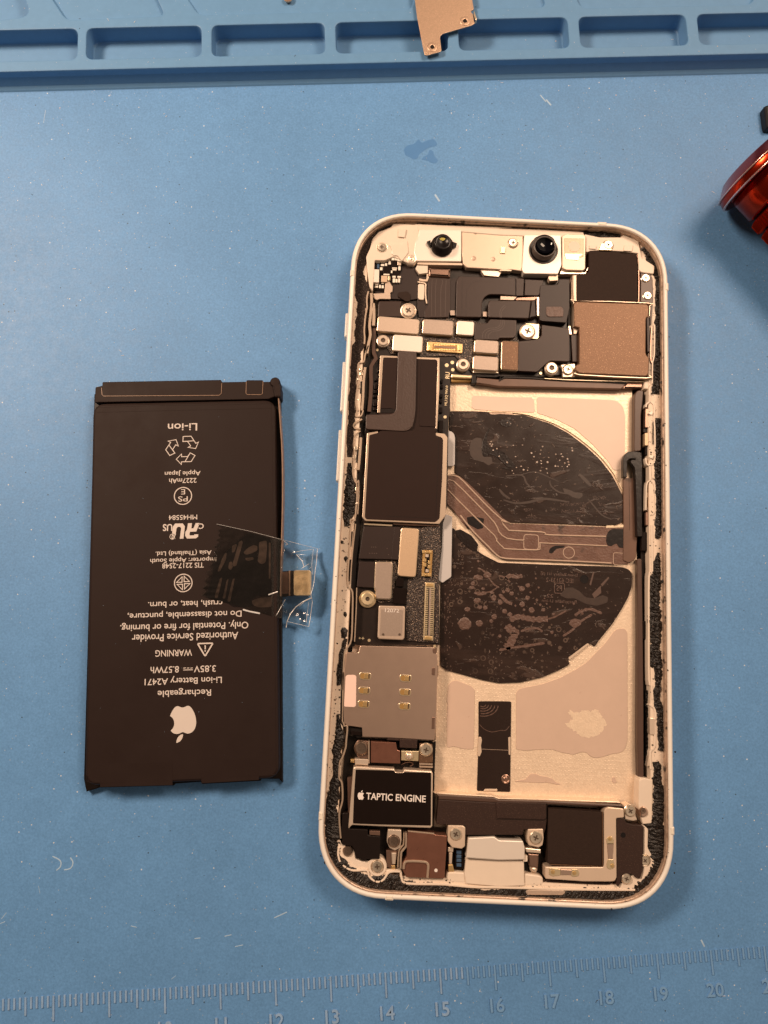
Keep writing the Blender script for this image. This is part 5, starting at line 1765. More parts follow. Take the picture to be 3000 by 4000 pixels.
# upper shield and its films
sh1 = prism('shield', board, 'film', 'C 440 92 985 118 958 800 700 800 412 625', 2.8, 4.0, bev=0.05, label='upper black shield with pale metal edges')
prism('shield_edge', sh1, 'shield_rim', 'C 440 90 602 98 602 114 480 110 465 118 438 620 412 618', 3.9, 4.06, bev=0.03)
prism('shield_edge', sh1, 'shield_rim', 'C 776 106 988 114 986 400 965 770 950 765 966 330 972 150 955 130 776 124', 3.9, 4.06, bev=0.03)
prism('film_pad', sh1, 'film', 'C 470 118 600 118 585 600 548 580 440 582', 4.0, 4.14, rnd=0.25, bev=0.04)
prism('film_pad', sh1, 'wrap_dark', 'C 572 124 600 122 580 622 438 622 438 586 545 582 556 570', 4.02, 4.09, rnd=0.1, bev=0.02)
prism('film_pad', sh1, 'film', 'C 822 132 955 134 970 150 950 752 800 744', 4.0, 4.14, rnd=0.25, bev=0.04)
fs = prism('shield_flex', board, 'flex_skin', 'C 604 50 776 55 766 600 752 700 735 752 700 785 650 792 305 772 306 640 540 634 572 618 585 590', 3.6, 4.5, rnd=0.5, bev=0.10)
bands('crease', fs, 'flex_trace', [('C 640 110 630 300 615 560 600 610 560 650', 0.09), ('C 655 110 648 300 632 640 610 680', 0.07), ('C 755 110 742 690 715 750 660 775', 0.07)], 4.46, 4.55, sm=3)
sh2 = prism('shield', board, 'shield_rim', 'C 318 808 418 792 420 812 950 812 952 806 1035 814 1062 850 1046 1570 985 1652 300 1622 272 1590', 2.8, 4.2, rnd=0.2, bev=0.08, label='large shield under black film with a pale metal rim')
prism('film_cover', sh2, 'film', 'C 338 828 420 806 440 788 760 785 955 800 955 832 1008 848 1022 870 1012 1240 988 1600 950 1634 312 1608 296 1588', 4.1, 4.28, rnd=0.3, bev=0.06)
bm = bmesh.new()
line_loop(bm, pts('C 982 860 975 1100 952 1600', 4.3), 0.08, 4.29, closed=False)
line_loop(bm, pts('C 500 1578 920 1600', 4.3), 0.08, 4.29, closed=False)
link_bm('film_crease', bm, 'wrap_dark', sh2)
band('shield_foot', sh2, 'cover_edge', 'C 290 1652 550 1665', 0.35, 2.9, 3.5)
band('shield_foot', sh2, 'steel_dark', 'C 560 1650 980 1668', 0.3, 2.9, 3.5)

# lower board
g1 = prism('lower_flex', board, 'flex_dark', 'E 410 132 742 138 735 440 360 432 385 250 400 165', 2.9, 3.7, rnd=0.15, bev=0.08)
prism('flex_panel', g1, 'flex_dark', 'E 690 140 744 142 735 442 660 438', 3.0, 3.76, bev=0.03)
bm = bmesh.new()
for x, y in ((478, 325), (497, 325), (516, 325), (460, 382), (482, 382), (503, 383), (524, 383), (622, 338), (690, 338), (634, 395)):
    flat(bm, [circle(up('E', x, y, 3.72), 0.09, 8)], 3.712)
link_bm('marking', bm, 'flex_trace', g1)
prism('lower_flex', board, 'flex_dark', 'E 366 458 522 464 505 702 340 692', 2.9, 3.7, rnd=0.15, bev=0.08)
cover('E', 738, 150, 900, 596, 'cover_tan', 4.2, ang=-1.8, rnd=0.55)
prism('connector_cover', board, 'silver_cover', 'E 518 466 660 468 668 490 655 795 640 806 530 802 518 780 520 730 506 710', 3.0, 4.15, rnd=0.35, bev=0.10)
prism('cover_skirt', board, 'cover_edge', 'E 512 462 664 462 674 488 660 800 642 812 526 808 512 782 514 732 500 712', 3.0, 3.95, rnd=0.35, bev=0.08)
bm = bmesh.new()
c = up('E', 440, 805, 3.9)
k = pxlen('E', 440, 805, 3.9)
add_lathe(bm, c, [(80 * k, 2.85), (80 * k, 3.3), (74 * k, 3.4), (62 * k, 3.4), (60 * k, 3.9), (52 * k, 4.0), (20 * k, 3.95)], 32, 0)
add_lathe(bm, c, [(20 * k, 3.95), (18 * k, 3.7), (0, 3.7)], 32, 1)
link_bm('standoff', bm, ['gold_pale', 'recess'], board)
chp = prism('shield_can', board, 'cover_pale', 'E 548 866 780 872 790 890 782 1165 768 1186 545 1176 532 1160 542 880', 2.9, 4.2, rnd=0.3, bev=0.18, label='square metal can stamped with digits')
prism('can_plate', chp, 'silver_cover', 'E 565 900 770 905 760 1150 552 1145', 4.19, 4.22, rnd=0.2, bev=0.02)
bm = bmesh.new()
add_text(bm, '12072', up('E', 667, 912, 4.24), DX, DY, 130 * pxlen('E', 667, 912, 4.24), 34 * pxlen('E', 667, 912, 4.24), 4.235)
link_bm('can_printing', bm, 'print_white', chp)
for x in (585, 737):
    lathe('can_hole', chp, 'recess', 'E', x, 1134, 4.23, [(0.24, 4.2), (0.24, 4.24), (0, 4.24)], 16)
rect('chip', board, 'chip_black', 'E', 705, 612, 775, 690, 2.9, 3.7, rnd=0.1)
rect('chip', board, 'chip_black', 'E', 680, 705, 800, 850, 2.9, 3.5, rnd=0.1)
bc = rect('battery_connector', board, 'gold_plastic', 'E', 947, 352, 1038, 596, 3.1, 3.7, rnd=0.2, bev=0.06, ang=-1)
rect('socket', bc, 'chip_black', 'E', 970, 385, 1014, 565, 3.65, 3.72, rnd=0.1, bev=0.02, ang=-1)
for x0, y0, x1, y1 in ((948, 352, 972, 380), (1014, 352, 1036, 380), (974, 362, 1010, 378), (955, 430, 985, 460), (955, 470, 985, 505), (1000, 450, 1024, 482), (998, 490, 1024, 524), (945, 565, 972, 595), (1005, 568, 1032, 596), (975, 572, 1005, 590)):
    rect('contact', bc, 'gold', 'E', x0, y0, x1, y1, 3.6, 3.85, rnd=0.05, bev=0.04)
for y in (405, 545):
    rect('contact', bc, 'steel_bright', 'E', 978, y - 14, 1006, y + 14, 3.6, 3.85, rnd=0.1, bev=0.05)
lc = prism('flex_connector', board, 'gold_pale', 'E 975 650 1062 656 1048 1192 956 1186', 3.1, 3.65, rnd=0.15, bev=0.06)
prism('socket', lc, 'board', 'E 986 700 1054 704 1044 1146 968 1142', 3.6, 3.68, bev=0.02)
prism('tongue', lc, 'silver_cover', 'E 1013 705 1030 705 1018 1145 1002 1142', 3.6, 3.74, bev=0.03)
bm = bmesh.new()
for i in range(24):
    y = 716 + i * 18
    for xo in (994, 1043):
        x = xo - (y - 700) * 0.028
        add_prism(bm, rect_pts('E', x - 14, y - 5, x + 11, y + 5, 3.8), 3.6, 3.78, 0.03)
link_bm('contact', bm, 'gold_pale', lc)
for y in (676, 1168):
    rect('end_clip', lc, 'gold', 'E', 985 - (y - 676) * 0.03, y - 14, 1050 - (y - 676) * 0.03, y + 14, 3.6, 3.85, rnd=0.1)

# ------------------------------------------------------------------ rear camera cover and copper plate, top right
cam_c = prism('camera_cover', phone, 'felt', 'B 835 422 920 420 932 432 1118 436 1130 450 1272 452 1282 600 1284 892 716 886 718 650 800 642 832 610', 2.8, 4.9, rnd=0.15, bev=0.10, label='dark felt covered rear camera housing')
prism('cover_rim', cam_c, 'cream_metal', 'B 680 650 722 645 722 888 690 890 684 800', 2.8, 4.8, rnd=0.1, bev=0.2)
prism('cover_rim', cam_c, 'lip_metal', 'B 668 660 684 655 684 900 670 900', 2.8, 4.2, rnd=0.1, bev=0.1)
band('cover_rim', cam_c, 'steel_dark', 'B 1286 455 1294 700 1292 900', 0.22, 2.8, 4.4)
cp = prism('camera_plate', phone, 'copper', 'B 690 905 710 893 1370 915 1390 945 1385 1040 1362 1050 1360 1380 1392 1420 1386 1570 1360 1590 740 1562 708 1535 712 1480 742 1470 742 1140 696 1130', 3.0, 5.15, rnd=0.35, bev=0.22, label='copper coloured plate over the rear camera')
band('plate_edge', cp, 'shield_rim', 'B 712 1500 716 1545 745 1572 1360 1602 1390 1580', 0.22, 3.0, 4.85, sm=2)
band('plate_edge', cp, 'shield_rim', 'B 692 1128 690 900 712 886 1370 908 1394 935 1390 1030', 0.16, 3.0, 4.8, sm=2)
prism('side_mount', phone, 'rail', 'B 1310 630 1345 620 1400 640 1420 680 1425 870 1410 1110 1395 1115 1395 940 1370 905 1308 900', 1.6, 4.2, rnd=0.3, bev=0.12)
screw(phone, 'B', 1358, 676, 38, 4.5, 'screw_metal', 1.1, 0.3)
screw(phone, 'B', 1375, 838, 38, 4.5, 'screw_metal', 1.1, 0.3)
prism('side_mount', phone, 'flex_dark', 'B 1365 1042 1392 1042 1398 1360 1372 1362', 3.0, 5.0, bev=0.1)
band('spring_strip', phone, 'steel_dark', 'B 1412 1130 1405 1250 1400 1400 1412 1460', 0.22, 2.0, 4.3, sm=2)
band('spring_strip', phone, 'cream', 'B 1440 1110 1437 1390 1420 1460 1418 1659 D 1415 230', 0.28, 2.0, 4.3, sm=2)
screw(phone, 'B', 1012, 368, 42, 4.9, 'screw_metal', 1.25, 0.4)
prism('ground_clip', phone, 'gold_pale', 'B 945 360 975 355 985 400 1040 405 1040 420 925 418', 4.2, 4.8, rnd=0.1)
prism('rib', phone, 'cream', 'B 835 372 900 375 895 410 835 405', 4.4, 4.75, rnd=0.1)
prism('rib', phone, 'cream', 'B 1160 370 1240 372 1230 430 1150 425', 4.4, 4.7, rnd=0.1)

# bar along the top of the bay
prism('antenna_bar', phone, 'coil_wire', 'C 1335 295 D 0 195 60 184 1180 225 1168 245 1130 282 600 270 0 258 C 1330 345', 1.6, 3.2, rnd=0.05, bev=0.12)
prism('antenna_bar', phone, 'steel_dark', 'D 1180 222 1330 225 1360 250 1320 275 1140 275', 1.6, 3.0, rnd=0.1, bev=0.3)
band('bar_edge', phone, 'channel', 'C 1330 280 1510 285 1560 275 D 0 205 50 175 300 180 640 205 900 210 1175 228', 0.34, 1.6, 3.4, sm=0)
band('bar_edge', phone, 'cover_edge', 'D 420 185 650 198 900 206 1330 215 1390 190', 0.16, 1.6, 3.7, sm=0)
prism('bar_contact', phone, 'gold_pale', 'C 1098 262 1290 275 1288 302 1096 294', 1.6, 3.4, rnd=0.1, bev=0.15)
prism('bar_contact', phone, 'gold_plastic', 'C 1098 302 1290 312 1288 330 1096 335', 1.6, 2.6, rnd=0.1, bev=0.1)
prism('bar_contact', phone, 'channel', 'C 1290 270 1330 275 1326 350 1285 350', 1.6, 3.3, bev=0.1)
prism('bar_contact', phone, 'cream', 'D 1345 215 1400 180 1420 250 1390 285 1340 280', 1.6, 3.8, rnd=0.2, bev=0.2)

# ------------------------------------------------------------------ card reader
sim = prism('card_reader', phone, 'steel', 'E 372 1237 1060 1254 1062 1300 1085 1310 1088 1440 G 1135 70 1128 330 1118 560 1108 692 690 668 440 660 436 575 345 562 300 558 255 520 262 100 E 245 1300 355 1302', 1.6, 4.3, rnd=0.12, bev=0.10, label='steel card reader with six contact windows')
for x, y in ((465, 98), (840, 118), (458, 232), (835, 247), (452, 358), (830, 378)):
    o = rect('contact_window', sim, 'cover_edge', 'G', x - 57, y - 35, x + 57, y + 35, 4.2, 4.36, rnd=0.75, bev=0.05, ang=-2)
    rect('window_well', o, 'gold_plastic', 'G', x - 46, y - 25, x + 46, y + 25, 4.3, 4.375, rnd=0.5, bev=0.0, ang=-2)
    rect('contact_spring', o, 'gold', 'G', x - 10, y - 24, x + 30, y + 24, 4.32, 4.46, rnd=0.1, bev=0.06, ang=-2)
    rect('contact_gap', o, 'recess', 'G', x + 30, y - 22, x + 42, y + 22, 4.32, 4.39, rnd=0.1, bev=0.0, ang=-2)
prism('label_sticker', sim, 'label_pink', 'G 300 86 370 86 384 100 380 370 368 384 270 380 284 100', 4.28, 4.34, rnd=0.25, bev=0.02, label='small pink sticker on the card reader')
for s in ('E 1040 1270 1085 1260 1080 1310 1050 1308', 'G 1085 20 1115 20 1110 90 1082 85', 'G 1085 475 1110 478 1108 585 1082 585'):
    prism('latch', sim, 'steel_dark', s, 2.0, 4.42, rnd=0.08, bev=0.06)
band('side_wall', sim, 'shield_rim', 'G 1140 0 1140 90 1125 110 1118 690 1090 705', 0.2, 1.6, 3.4)
band('side_wall', sim, 'channel', 'G 255 -10 246 300 240 515 262 560 300 565', 0.3, 1.6, 4.1)
prism('eject_arm', sim, 'channel', 'G 295 570 440 578 436 660 400 670 340 640 300 655', 1.6, 3.6, rnd=0.1)
prism('eject_arm', sim, 'chip_black', 'G 330 602 430 612 425 650 330 640', 2.0, 4.0, rnd=0.1)
prism('eject_arm', sim, 'speaker_black', 'G 785 678 950 685 945 768 785 760', 2.0, 4.5, rnd=0.1, bev=0.1)
prism('eject_arm', sim, 'speaker_black', 'G 672 660 790 670 790 695 670 690', 2.0, 4.2, bev=0.05)

# ------------------------------------------------------------------ parts under the card reader
lo = prism('lower_well', phone, 'channel', 'G 300 650 430 670 1120 705 1110 950 1100 1500 J 250 700 1240 600 1240 1150 0 1160 I 800 1190 780 1060 700 1060 600 950 400 900 250 830 240 540 G 250 1090 285 700', 1.5, 2.2, bev=0)
sp1 = prism('spring_bracket', phone, 'brown_plate', 'G 518 703 750 714 762 780 788 790 790 908 518 898', 2.2, 4.2, rnd=0.12, bev=0.08)
band('bracket_edge', sp1, 'shield_rim', 'G 500 700 500 905', 0.28, 2.2, 4.1)
prism('spring_bracket', phone, 'steel_dark', 'G 400 690 495 700 495 860 400 850 370 800 370 730', 2.2, 3.6, rnd=0.3)
screw(phone, 'G', 428, 766, 58, 4.3, 'screw_dark', 1.15, 0.4)
sp2 = prism('spring_bracket', phone, 'gold_pale', 'G 800 788 962 792 958 886 798 878', 2.2, 3.9, rnd=0.1, bev=0.1)
lathe('bead', sp2, 'steel_bright', 'G', 873, 835, 4.0, [(0.75, 3.9), (0.72, 4.1), (0.5, 4.35), (0.2, 4.45), (0, 4.45)], 24, True)
sp3 = prism('spring_bracket', phone, 'copper', 'G 965 720 1090 730 1092 900 965 905', 2.2, 3.9, rnd=0.2, bev=0.1)
band('bracket_edge', sp3, 'shield_rim', 'G 968 910 1090 915', 0.3, 2.2, 3.9)
band('bracket_edge', sp3, 'shield_rim', 'G 968 935 1092 940', 0.3, 2.2, 3.7)
screw(sp3, 'G', 1030, 782, 54, 4.4, 'screw_metal', 1.15, 0.4)
prism('contact_block', phone, 'steel_bright', 'G 368 862 495 868 492 925 372 915', 2.2, 4.1, rnd=0.1, bev=0.1)
prism('contact_block', phone, 'gold', 'G 330 868 366 868 366 900 330 900', 2.2, 3.8, rnd=0.1, bev=0.15)
band('wire_loop', phone, 'steel_dark', 'G 800 920 840 900 890 898 910 915 880 935', 0.1, 2.4, 3.6, sm=3)

# ------------------------------------------------------------------ haptic motor
hm = prism('haptic_motor', phone, 'steel_bright', 'G 355 945 380 935 735 955 745 985 815 990 825 962 1080 978 1092 1000 1088 1490 1070 1506 600 1490 345 1478 310 1510 310 1480', 1.8, 4.9, rnd=0.15, bev=0.22, label='black haptic motor block with white lettering')
prism('motor_top', hm, 'chip_black', 'G 378 962 730 972 745 992 815 995 830 985 1076 992 1074 1482 600 1472 352 1462 362 1200', 4.85, 4.96, rnd=0.15, bev=0.03)
bm = bmesh.new()
k = pxlen('G', 750, 1222, 4.98)
tdir = (up('G', 1020, 1236, 4.98) - up('G', 480, 1206, 4.98))
tdir.z = 0
tdir.normalize()
tup = Vector((-tdir.y, tdir.x, 0))
add_text(bm, 'TAPTIC', up('G', 598, 1214, 4.98), tdir, tup, 246 * k, 62 * k, 4.975, bold=0.016)
add_text(bm, 'ENGINE', up('G', 888, 1228, 4.98), tdir, tup, 278 * k, 62 * k, 4.975, bold=0.016)
c = up('G', 426, 1198, 4.98)
kk = 84 * k / 24
for lp_ in FRUIT:
    flat(bm, [[c + tdir * ((x - 12.1) * kk * 0.86) + tup * ((12 - y) * kk) for x, y in lp_]], 4.975)
link_bm('motor_lettering', bm, 'print_white', hm)
prism('motor_foot', hm, 'rail', 'G 300 1040 345 1035 335 1480 310 1480', 1.8, 3.6, rnd=0.1)
mb = prism('microphone_block', phone, 'wrap_dark', 'I 255 542 268 532 305 535 312 680 490 690 490 735 510 745 605 752 603 920 600 960 475 965 470 982 445 982 440 965 385 955 375 900 345 842 258 832 245 700', 1.8, 4.4, rnd=0.12, bev=0.10)
prism('block_window', mb, 'steel_dark', 'I 505 700 603 705 603 745 505 738', 3.0, 4.3, rnd=0.1)
prism('corner_plate', phone, 'cream', 'I 225 780 262 840 340 850 370 900 380 960 440 985 470 985 600 960 640 960 660 1060 800 1060 810 1085 700 1070 650 1110 600 1160 550 1155 505 1110 490 1060 350 1060 290 1010 240 920', 1.5, 3.9, rnd=0.3, bev=0.2)
lathe('screw_boss', phone, 'cream', 'I', 577, 1035, 4.3, [(1.75, 1.8), (1.75, 3.9), (1.6, 4.1), (1.2, 4.1), (1.15, 3.9)], 30)
screw(phone, 'I', 577, 1033, 52, 4.5, 'screw_metal', 1.1, 0.5)
screw(phone, 'I', 303, 892, 44, 4.3, 'screw_dark', 1.1, 0.4)
st = prism('screw_tab', phone, 'steel_bright', 'I 676 685 800 690 802 790 790 860 740 885 690 860 665 800', 2.2, 4.3, rnd=0.2, bev=0.15)
screw(st, 'I', 732, 800, 52, 4.75, 'screw_dark', 1.12, 0.4)
prism('contact_block', phone, 'steel_dark', 'I 660 882 770 880 755 960 720 1050 665 1030', 2.2, 3.6, rnd=0.1)
prism('contact_block', phone, 'steel_bright', 'I 708 905 755 905 745 1010 715 1010', 2.2, 4.1, rnd=0.1, bev=0.12)
prism('contact_block', phone, 'gold', 'I 706 1020 745 1020 742 1058 708 1058', 2.2, 3.8, rnd=0.15, bev=0.15)

# brown plate and its loop
bp_ = prism('flex_bracket', phone, 'brown_plate', 'I 860 703 1105 728 1115 735 1222 745 1220 835 1200 1142 845 1130 812 1065 808 1005 850 940 852 850', 2.2, 4.7, rnd=0.15, bev=0.12, label='reddish brown metal bracket with a raised loop')
band('bracket_edge', bp_, 'shield_rim', 'I 845 720 842 850 800 900 795 1050', 0.35, 2.2, 4.5, sm=2)
band('bracket_edge', bp_, 'shield_rim', 'I 825 720 820 830 780 880 768 1040', 0.25, 2.2, 4.2, sm=2)
band('bracket_edge', bp_, 'shield_rim', 'I 862 704 1105 728', 0.22, 4.4, 4.74, sm=0)
band('raised_loop', bp_, 'shield_rim', 'I 822 1055 828 1010 860 985 1010 990 1045 1010 1050 1040 1042 1135', 0.42, 4.6, 5.0, sm=3, bev=0.12)
lathe('paint_dot', bp_, 'print_white', 'I', 1121, 1066, 4.72, [(0.3, 4.7), (0.3, 4.74), (0, 4.74)], 16)
prism('bracket_base', phone, 'speaker_black', 'I 820 1122 1190 1140 1170 1190 850 1175', 2.0, 3.4, rnd=0.15)
for s, m_, z in (('I 1232 852 1285 858 1280 900 1232 895', 'steel_bright', 4.3), ('I 1240 900 1275 900 1268 1010 1242 1008', 'steel_bright', 4.0), ('I 1232 1012 1278 1012 1290 1080 1235 1078', 'gold', 3.9)):
    prism('contact_block', phone, m_, s, 2.2, z, rnd=0.12, bev=0.12)
sb = prism('port_flex', phone, 'chip_black', 'I 1300 872 1368 872 1372 960 1395 970 1388 1055 1300 1050', 2.2, 3.5, rnd=0.15)
for y in (900, 938, 975, 1018):
    rect('chip', sb, 'blue_part', 'I', 1312, y - 14, 1356, y + 14, 3.4, 3.7, rnd=0.05)

# long speaker bar
bar = prism('speaker_chamber', phone, 'speaker_black', 'I 1145 412 1659 440 J 100 412 410 410 412 560 402 640 380 700 215 640 200 690 0 690 I 1400 740 1398 665 1380 650 1235 645 1125 640', 2.2, 4.8, rnd=0.15, bev=0.12, label='dark textured speaker chamber')
prism('chamber_slope', bar, 'rail', 'I 1132 366 1659 395 J 0 385 400 395 1060 430 1080 455 930 445 415 425 0 408 I 1659 438 1150 410', 2.2, 4.6, rnd=0.1, bev=0.15)
prism('chamber_panel', bar, 'speaker_black', 'J -30 405 400 415 408 428 405 545 390 558 -20 545', 4.75, 4.95, rnd=0.2, bev=0.08)
band('chamber_groove', bar, 'channel', 'J -30 552 380 564 402 556 410 540 412 420', 0.13, 4.7, 4.83, sm=0)
prism('tray_edge', phone, 'bay', 'I 1100 345 1640 375 J 0 368 560 384 1040 400 1060 415 560 400 0 385 I 1120 362', 1.6, 3.6, bev=0.2)

# loudspeaker
spk = prism('loudspeaker', phone, 'cream_metal', 'J 905 490 912 465 940 448 1078 462 1080 540 1012 545 1016 1060 1000 1088 970 1094 720 1092 640 1086 400 1070 396 965 900 966 905 940', 2.2, 4.9, rnd=0.25, bev=0.16, label='loudspeaker with champagne metal bracket')
prism('speaker_pad', spk, 'felt', 'J 425 462 886 492 884 955 418 936', 2.2, 5.05, rnd=0.08, bev=0.06)
band('pad_edge', spk, 'copper', 'J 892 492 892 962 440 945', 0.2, 4.5, 4.98)
for s, m_ in (('J 925 720 945 705 975 705 992 730 988 770 930 770', 'gold_pale'), ('J 932 760 990 760 980 900 942 900', 'steel'), ('J 940 900 985 900 994 940 990 975 960 988 932 975 928 940', 'gold_pale'),
              ('J 432 980 460 975 530 985 530 1040 460 1048 430 1030', 'gold_pale'), ('J 530 988 630 992 625 1036 530 1036', 'steel'), ('J 625 985 675 985 692 1010 688 1040 660 1052 620 1045', 'gold_pale')):
    prism('contact', spk, m_, s, 4.85, 5.0, rnd=0.15, bev=0.05)
for x, y in ((958, 722), (978, 955), (650, 1018), (465, 1010)):
    lathe('contact_dimple', spk, 'gold', 'J', x, y, 5.05, [(0.4, 4.95), (0.35, 5.06), (0, 5.08)], 14)
prism('speaker_mesh', spk, 'speaker_black', 'J 405 1078 640 1090 965 1098 960 1160 700 1158 420 1145', 2.0, 3.6, rnd=0.1)
prism('speaker_mesh', spk, 'rail', 'J 700 1120 845 1128 845 1155 700 1150', 2.0, 3.8, rnd=0.05)
sd = prism('speaker_side', phone, 'speaker_black', 'J 1014 540 1078 544 1100 585 1150 600 1240 606 1246 640 1242 990 1220 1070 1180 1060 1150 1030 1085 1025 1055 1060 1048 1110 1030 1142 1012 1120', 2.2, 4.6, rnd=0.2, bev=0.1)
lathe('side_hole', sd, 'lens_black', 'J', 1071, 690, 4.62, [(0.46, 4.6), (0.46, 4.63), (0, 4.63)], 20)
tb = prism('screw_tab', phone, 'steel_bright', 'J 1080 440 1130 420 1175 450 1180 530 1195 560 1160 570 1090 555', 2.2, 4.7, rnd=0.2, bev=0.15)
screw(tb, 'J', 1136, 484, 46, 5.05, 'screw_metal', 1.12, 0.35)
prism('side_pin', phone, 'steel', 'J 1215 460 1250 440 1282 465 1290 510 1265 535 1225 540', 2.0, 4.6, rnd=0.3, bev=0.25)
screw(phone, 'J', 1245, 480, 26, 4.9, 'screw_dark', 0, 0.4)
prism('corner_plate', phone, 'cream', 'J 1245 600 1290 640 1285 800 1340 900 1345 960 1310 1010 1200 1130 1150 1165 1030 1165 1050 1110 1160 1030 1225 1075 1246 980', 1.5, 4.2, rnd=0.3, bev=0.2)
screw(phone, 'J', 1102, 1070, 42, 4.7, 'screw_metal', 1.12, 0.4)
screw(phone, 'J', 1262, 912, 40, 4.6, 'screw_metal', 1.3, 0.3)
prism('corner_plate', phone, 'cream', 'J 1210 190 1325 220 1325 420 1320 590 1240 600 1210 420', 1.5, 3.9, rnd=0.2, bev=0.2)
t2 = prism('screw_tab', phone, 'cream_metal', 'J 248 640 380 636 385 720 375 780 340 800 255 780 240 720', 2.2, 5.0, rnd=0.2, bev=0.15)
screw(t2, 'J', 318, 714, 54, 5.3, 'screw_metal', 1.0, 0.3)
t3 = prism('screw_tab', phone, 'cream_metal', 'I 1232 650 1370 652 1395 670 1390 845 1360 868 1270 855 1230 800', 2.2, 5.0, rnd=0.2, bev=0.15)
screw(t3, 'I', 1305, 733, 54, 5.3, 'screw_metal', 1.0, 0.3)
# charging port
pt = prism('charging_port', phone, 'cream', 'I 1398 960 1659 965 J 0 905 215 912 218 1128 0 1136 I 1400 1190 1385 1100', 1.8, 4.3, rnd=0.15, bev=0.12, label='pale charging port housing')
prism('port_shell', pt, 'cover_white', 'I 1420 768 1659 755 J 0 735 205 742 222 800 220 905 0 908 I 1400 955', 2.0, 5.0, rnd=0.15, bev=0.18)
prism('port_lobe', pt, 'cream', 'J 215 1022 350 1040 382 1060 380 1115 340 1130 215 1130', 1.8, 4.0, rnd=0.4, bev=0.25)
prism('port_lobe', pt, 'cream', 'I 1220 1085 1290 1080 1400 1090 1395 1185 1240 1180 1210 1140', 1.8, 4.0, rnd=0.4, bev=0.25)
prism('port_arm', pt, 'steel_bright', 'J 222 800 360 815 360 850 235 840', 2.2, 4.6, rnd=0.15, bev=0.15)
prism('port_arm', pt, 'steel_dark', 'J 248 850 345 855 335 980 260 960', 2.2, 4.0, rnd=0.15, bev=0.2)
prism('port_arm', pt, 'cream', 'J 204 868 245 868 245 920 206 920', 2.2, 4.6, rnd=0.1)
lathe('port_pin', pt, 'steel_bright', 'J', 305, 990, 3.9, [(0.7, 2.4), (0.7, 3.3), (0.5, 3.6), (0.45, 3.9), (0, 4.0)], 20, True)
band('inner_wall', phone, 'cream', 'I 795 1080 805 1150 840 1188 1000 1195 1200 1198 1450 1222 1659 1225 J 230 1150 500 1160 1020 1165 1180 1165', 0.4, 1.5, 4.3, sm=2, bev=0.08)
band('inner_wall', phone, 'cream', 'I 220 860 215 920 235 990 290 1045 360 1070 480 1068 500 1120 540 1160 590 1175 640 1150 690 1085 795 1080', 0.35, 1.5, 4.3, sm=3, bev=0.08)
prism('bare_ledge', phone, 'cover_pale', 'J 228 1175 250 1165 560 1170 572 1190 545 1210 240 1208', 3.9, 4.3, rnd=0.2)

# ------------------------------------------------------------------ red screwdriver lying at the right
RS = 8.2
e0 = up('S', 350, 1305, RS)
axd = up('S', 690, 1520, RS) - up('S', 510, 1325, RS)
axd.z = 0
axd.normalize()
perp = Vector((-axd.y, axd.x, 0))      # to the left of the axis direction
if perp.dot(Vector((1, 0.6, 0))) < 0:
    perp = -perp
RF = 10.6
cen = e0 + perp * RF                    # middle of the flange
cen.z = RF
drv = empty('screwdriver', (cen.x, cen.y, 0), 'red anodised metal screwdriver handle lying at the right edge of the mat', 'screwdriver')


def turned(name, m, prof, ridges=0, depth=0.0, parent=drv, n=96):
    bm = bmesh.new()
    rings = []
    for s, r in prof:
        ring = []
        if r < 1e-3:
            ring = [bm.verts.new(cen + axd * s)]
        else:
            for i in range(n):
                a = 2 * pi * i / n
                rr_ = r
                if ridges and r > prof[0][1]:
                    rr_ = r - depth * (0.5 - 0.5 * cos(ridges * a)) ** 0.7
                ring.append(bm.verts.new(cen + axd * s + perp * (rr_ * cos(a)) + Vector((0, 0, rr_ * sin(a)))))
        rings.append(ring)
    for a, b in zip(rings[:-1], rings[1:]):
        for i in range(n):
            q_ = [a[i % len(a)], a[(i + 1) % n % len(a)], b[(i + 1) % n % len(b)], b[i % len(b)]]
            q_ = list(dict.fromkeys(q_))
            if len(q_) > 2:
                bm.faces.new(q_)
    return link_bm(name, bm, m, parent, smooth=not ridges)


turned('swivel_cap', 'red_metal', [(-2.7, 0), (-2.7, 7.6), (-2.55, 8.1), (-0.95, 10.0), (-0.8, 10.35), (-0.6, 10.5), (-0.45, 10.3), (-0.3, 10.35), (0.75, 10.6), (0.95, 10.6), (1.1, 10.45), (1.2, 10.1), (1.2, 7.9)])
turned('rim_edge', 'red_edge', [(-0.70, 10.3), (-0.70, 10.56), (-0.46, 10.58), (-0.46, 10.3)])
turned('rim_edge', 'red_edge', [(0.86, 10.4), (0.86, 10.66), (1.08, 10.62), (1.14, 10.3)])
turned('collar', 'red_metal', [(1.2, 8.0), (1.2, 8.3), (1.5, 8.6), (6.0, 8.6), (6.4, 8.4), (6.6, 7.4)])
s0 = 7.1
for gi in range(12):
    prof = [(s0, 7.0), (s0, 8.4), (s0 + 0.3, 8.9), (s0 + 2.2, 8.9), (s0 + 2.5, 8.4), (s0 + 2.5, 7.0)]
    turned('grip_ring', 'red_metal', prof, ridges=66, depth=0.62, n=396)
    s0 += 3.0
turned('core', 'red_dark', [(6.2, 0), (6.2, 7.3), (s0, 7.3), (s0, 0)])
turned('shaft', 'steel', [(s0, 0), (s0, 3.0), (s0 + 40, 3.0), (s0 + 41, 0)])

# ------------------------------------------------------------------ black tool at the right edge
bm = bmesh.new()
add_prism(bm, rounded(pts('S 842 190 870 172 1090 150 1110 420 882 436 868 400', 2.0), 0.8), 0.05, 2.0, 0.5)
tool = link_bm('tool_handle', bm, 'black_rubber')
tag(tool, 'black tool handle end at the right edge above the red screwdriver', 'tool')

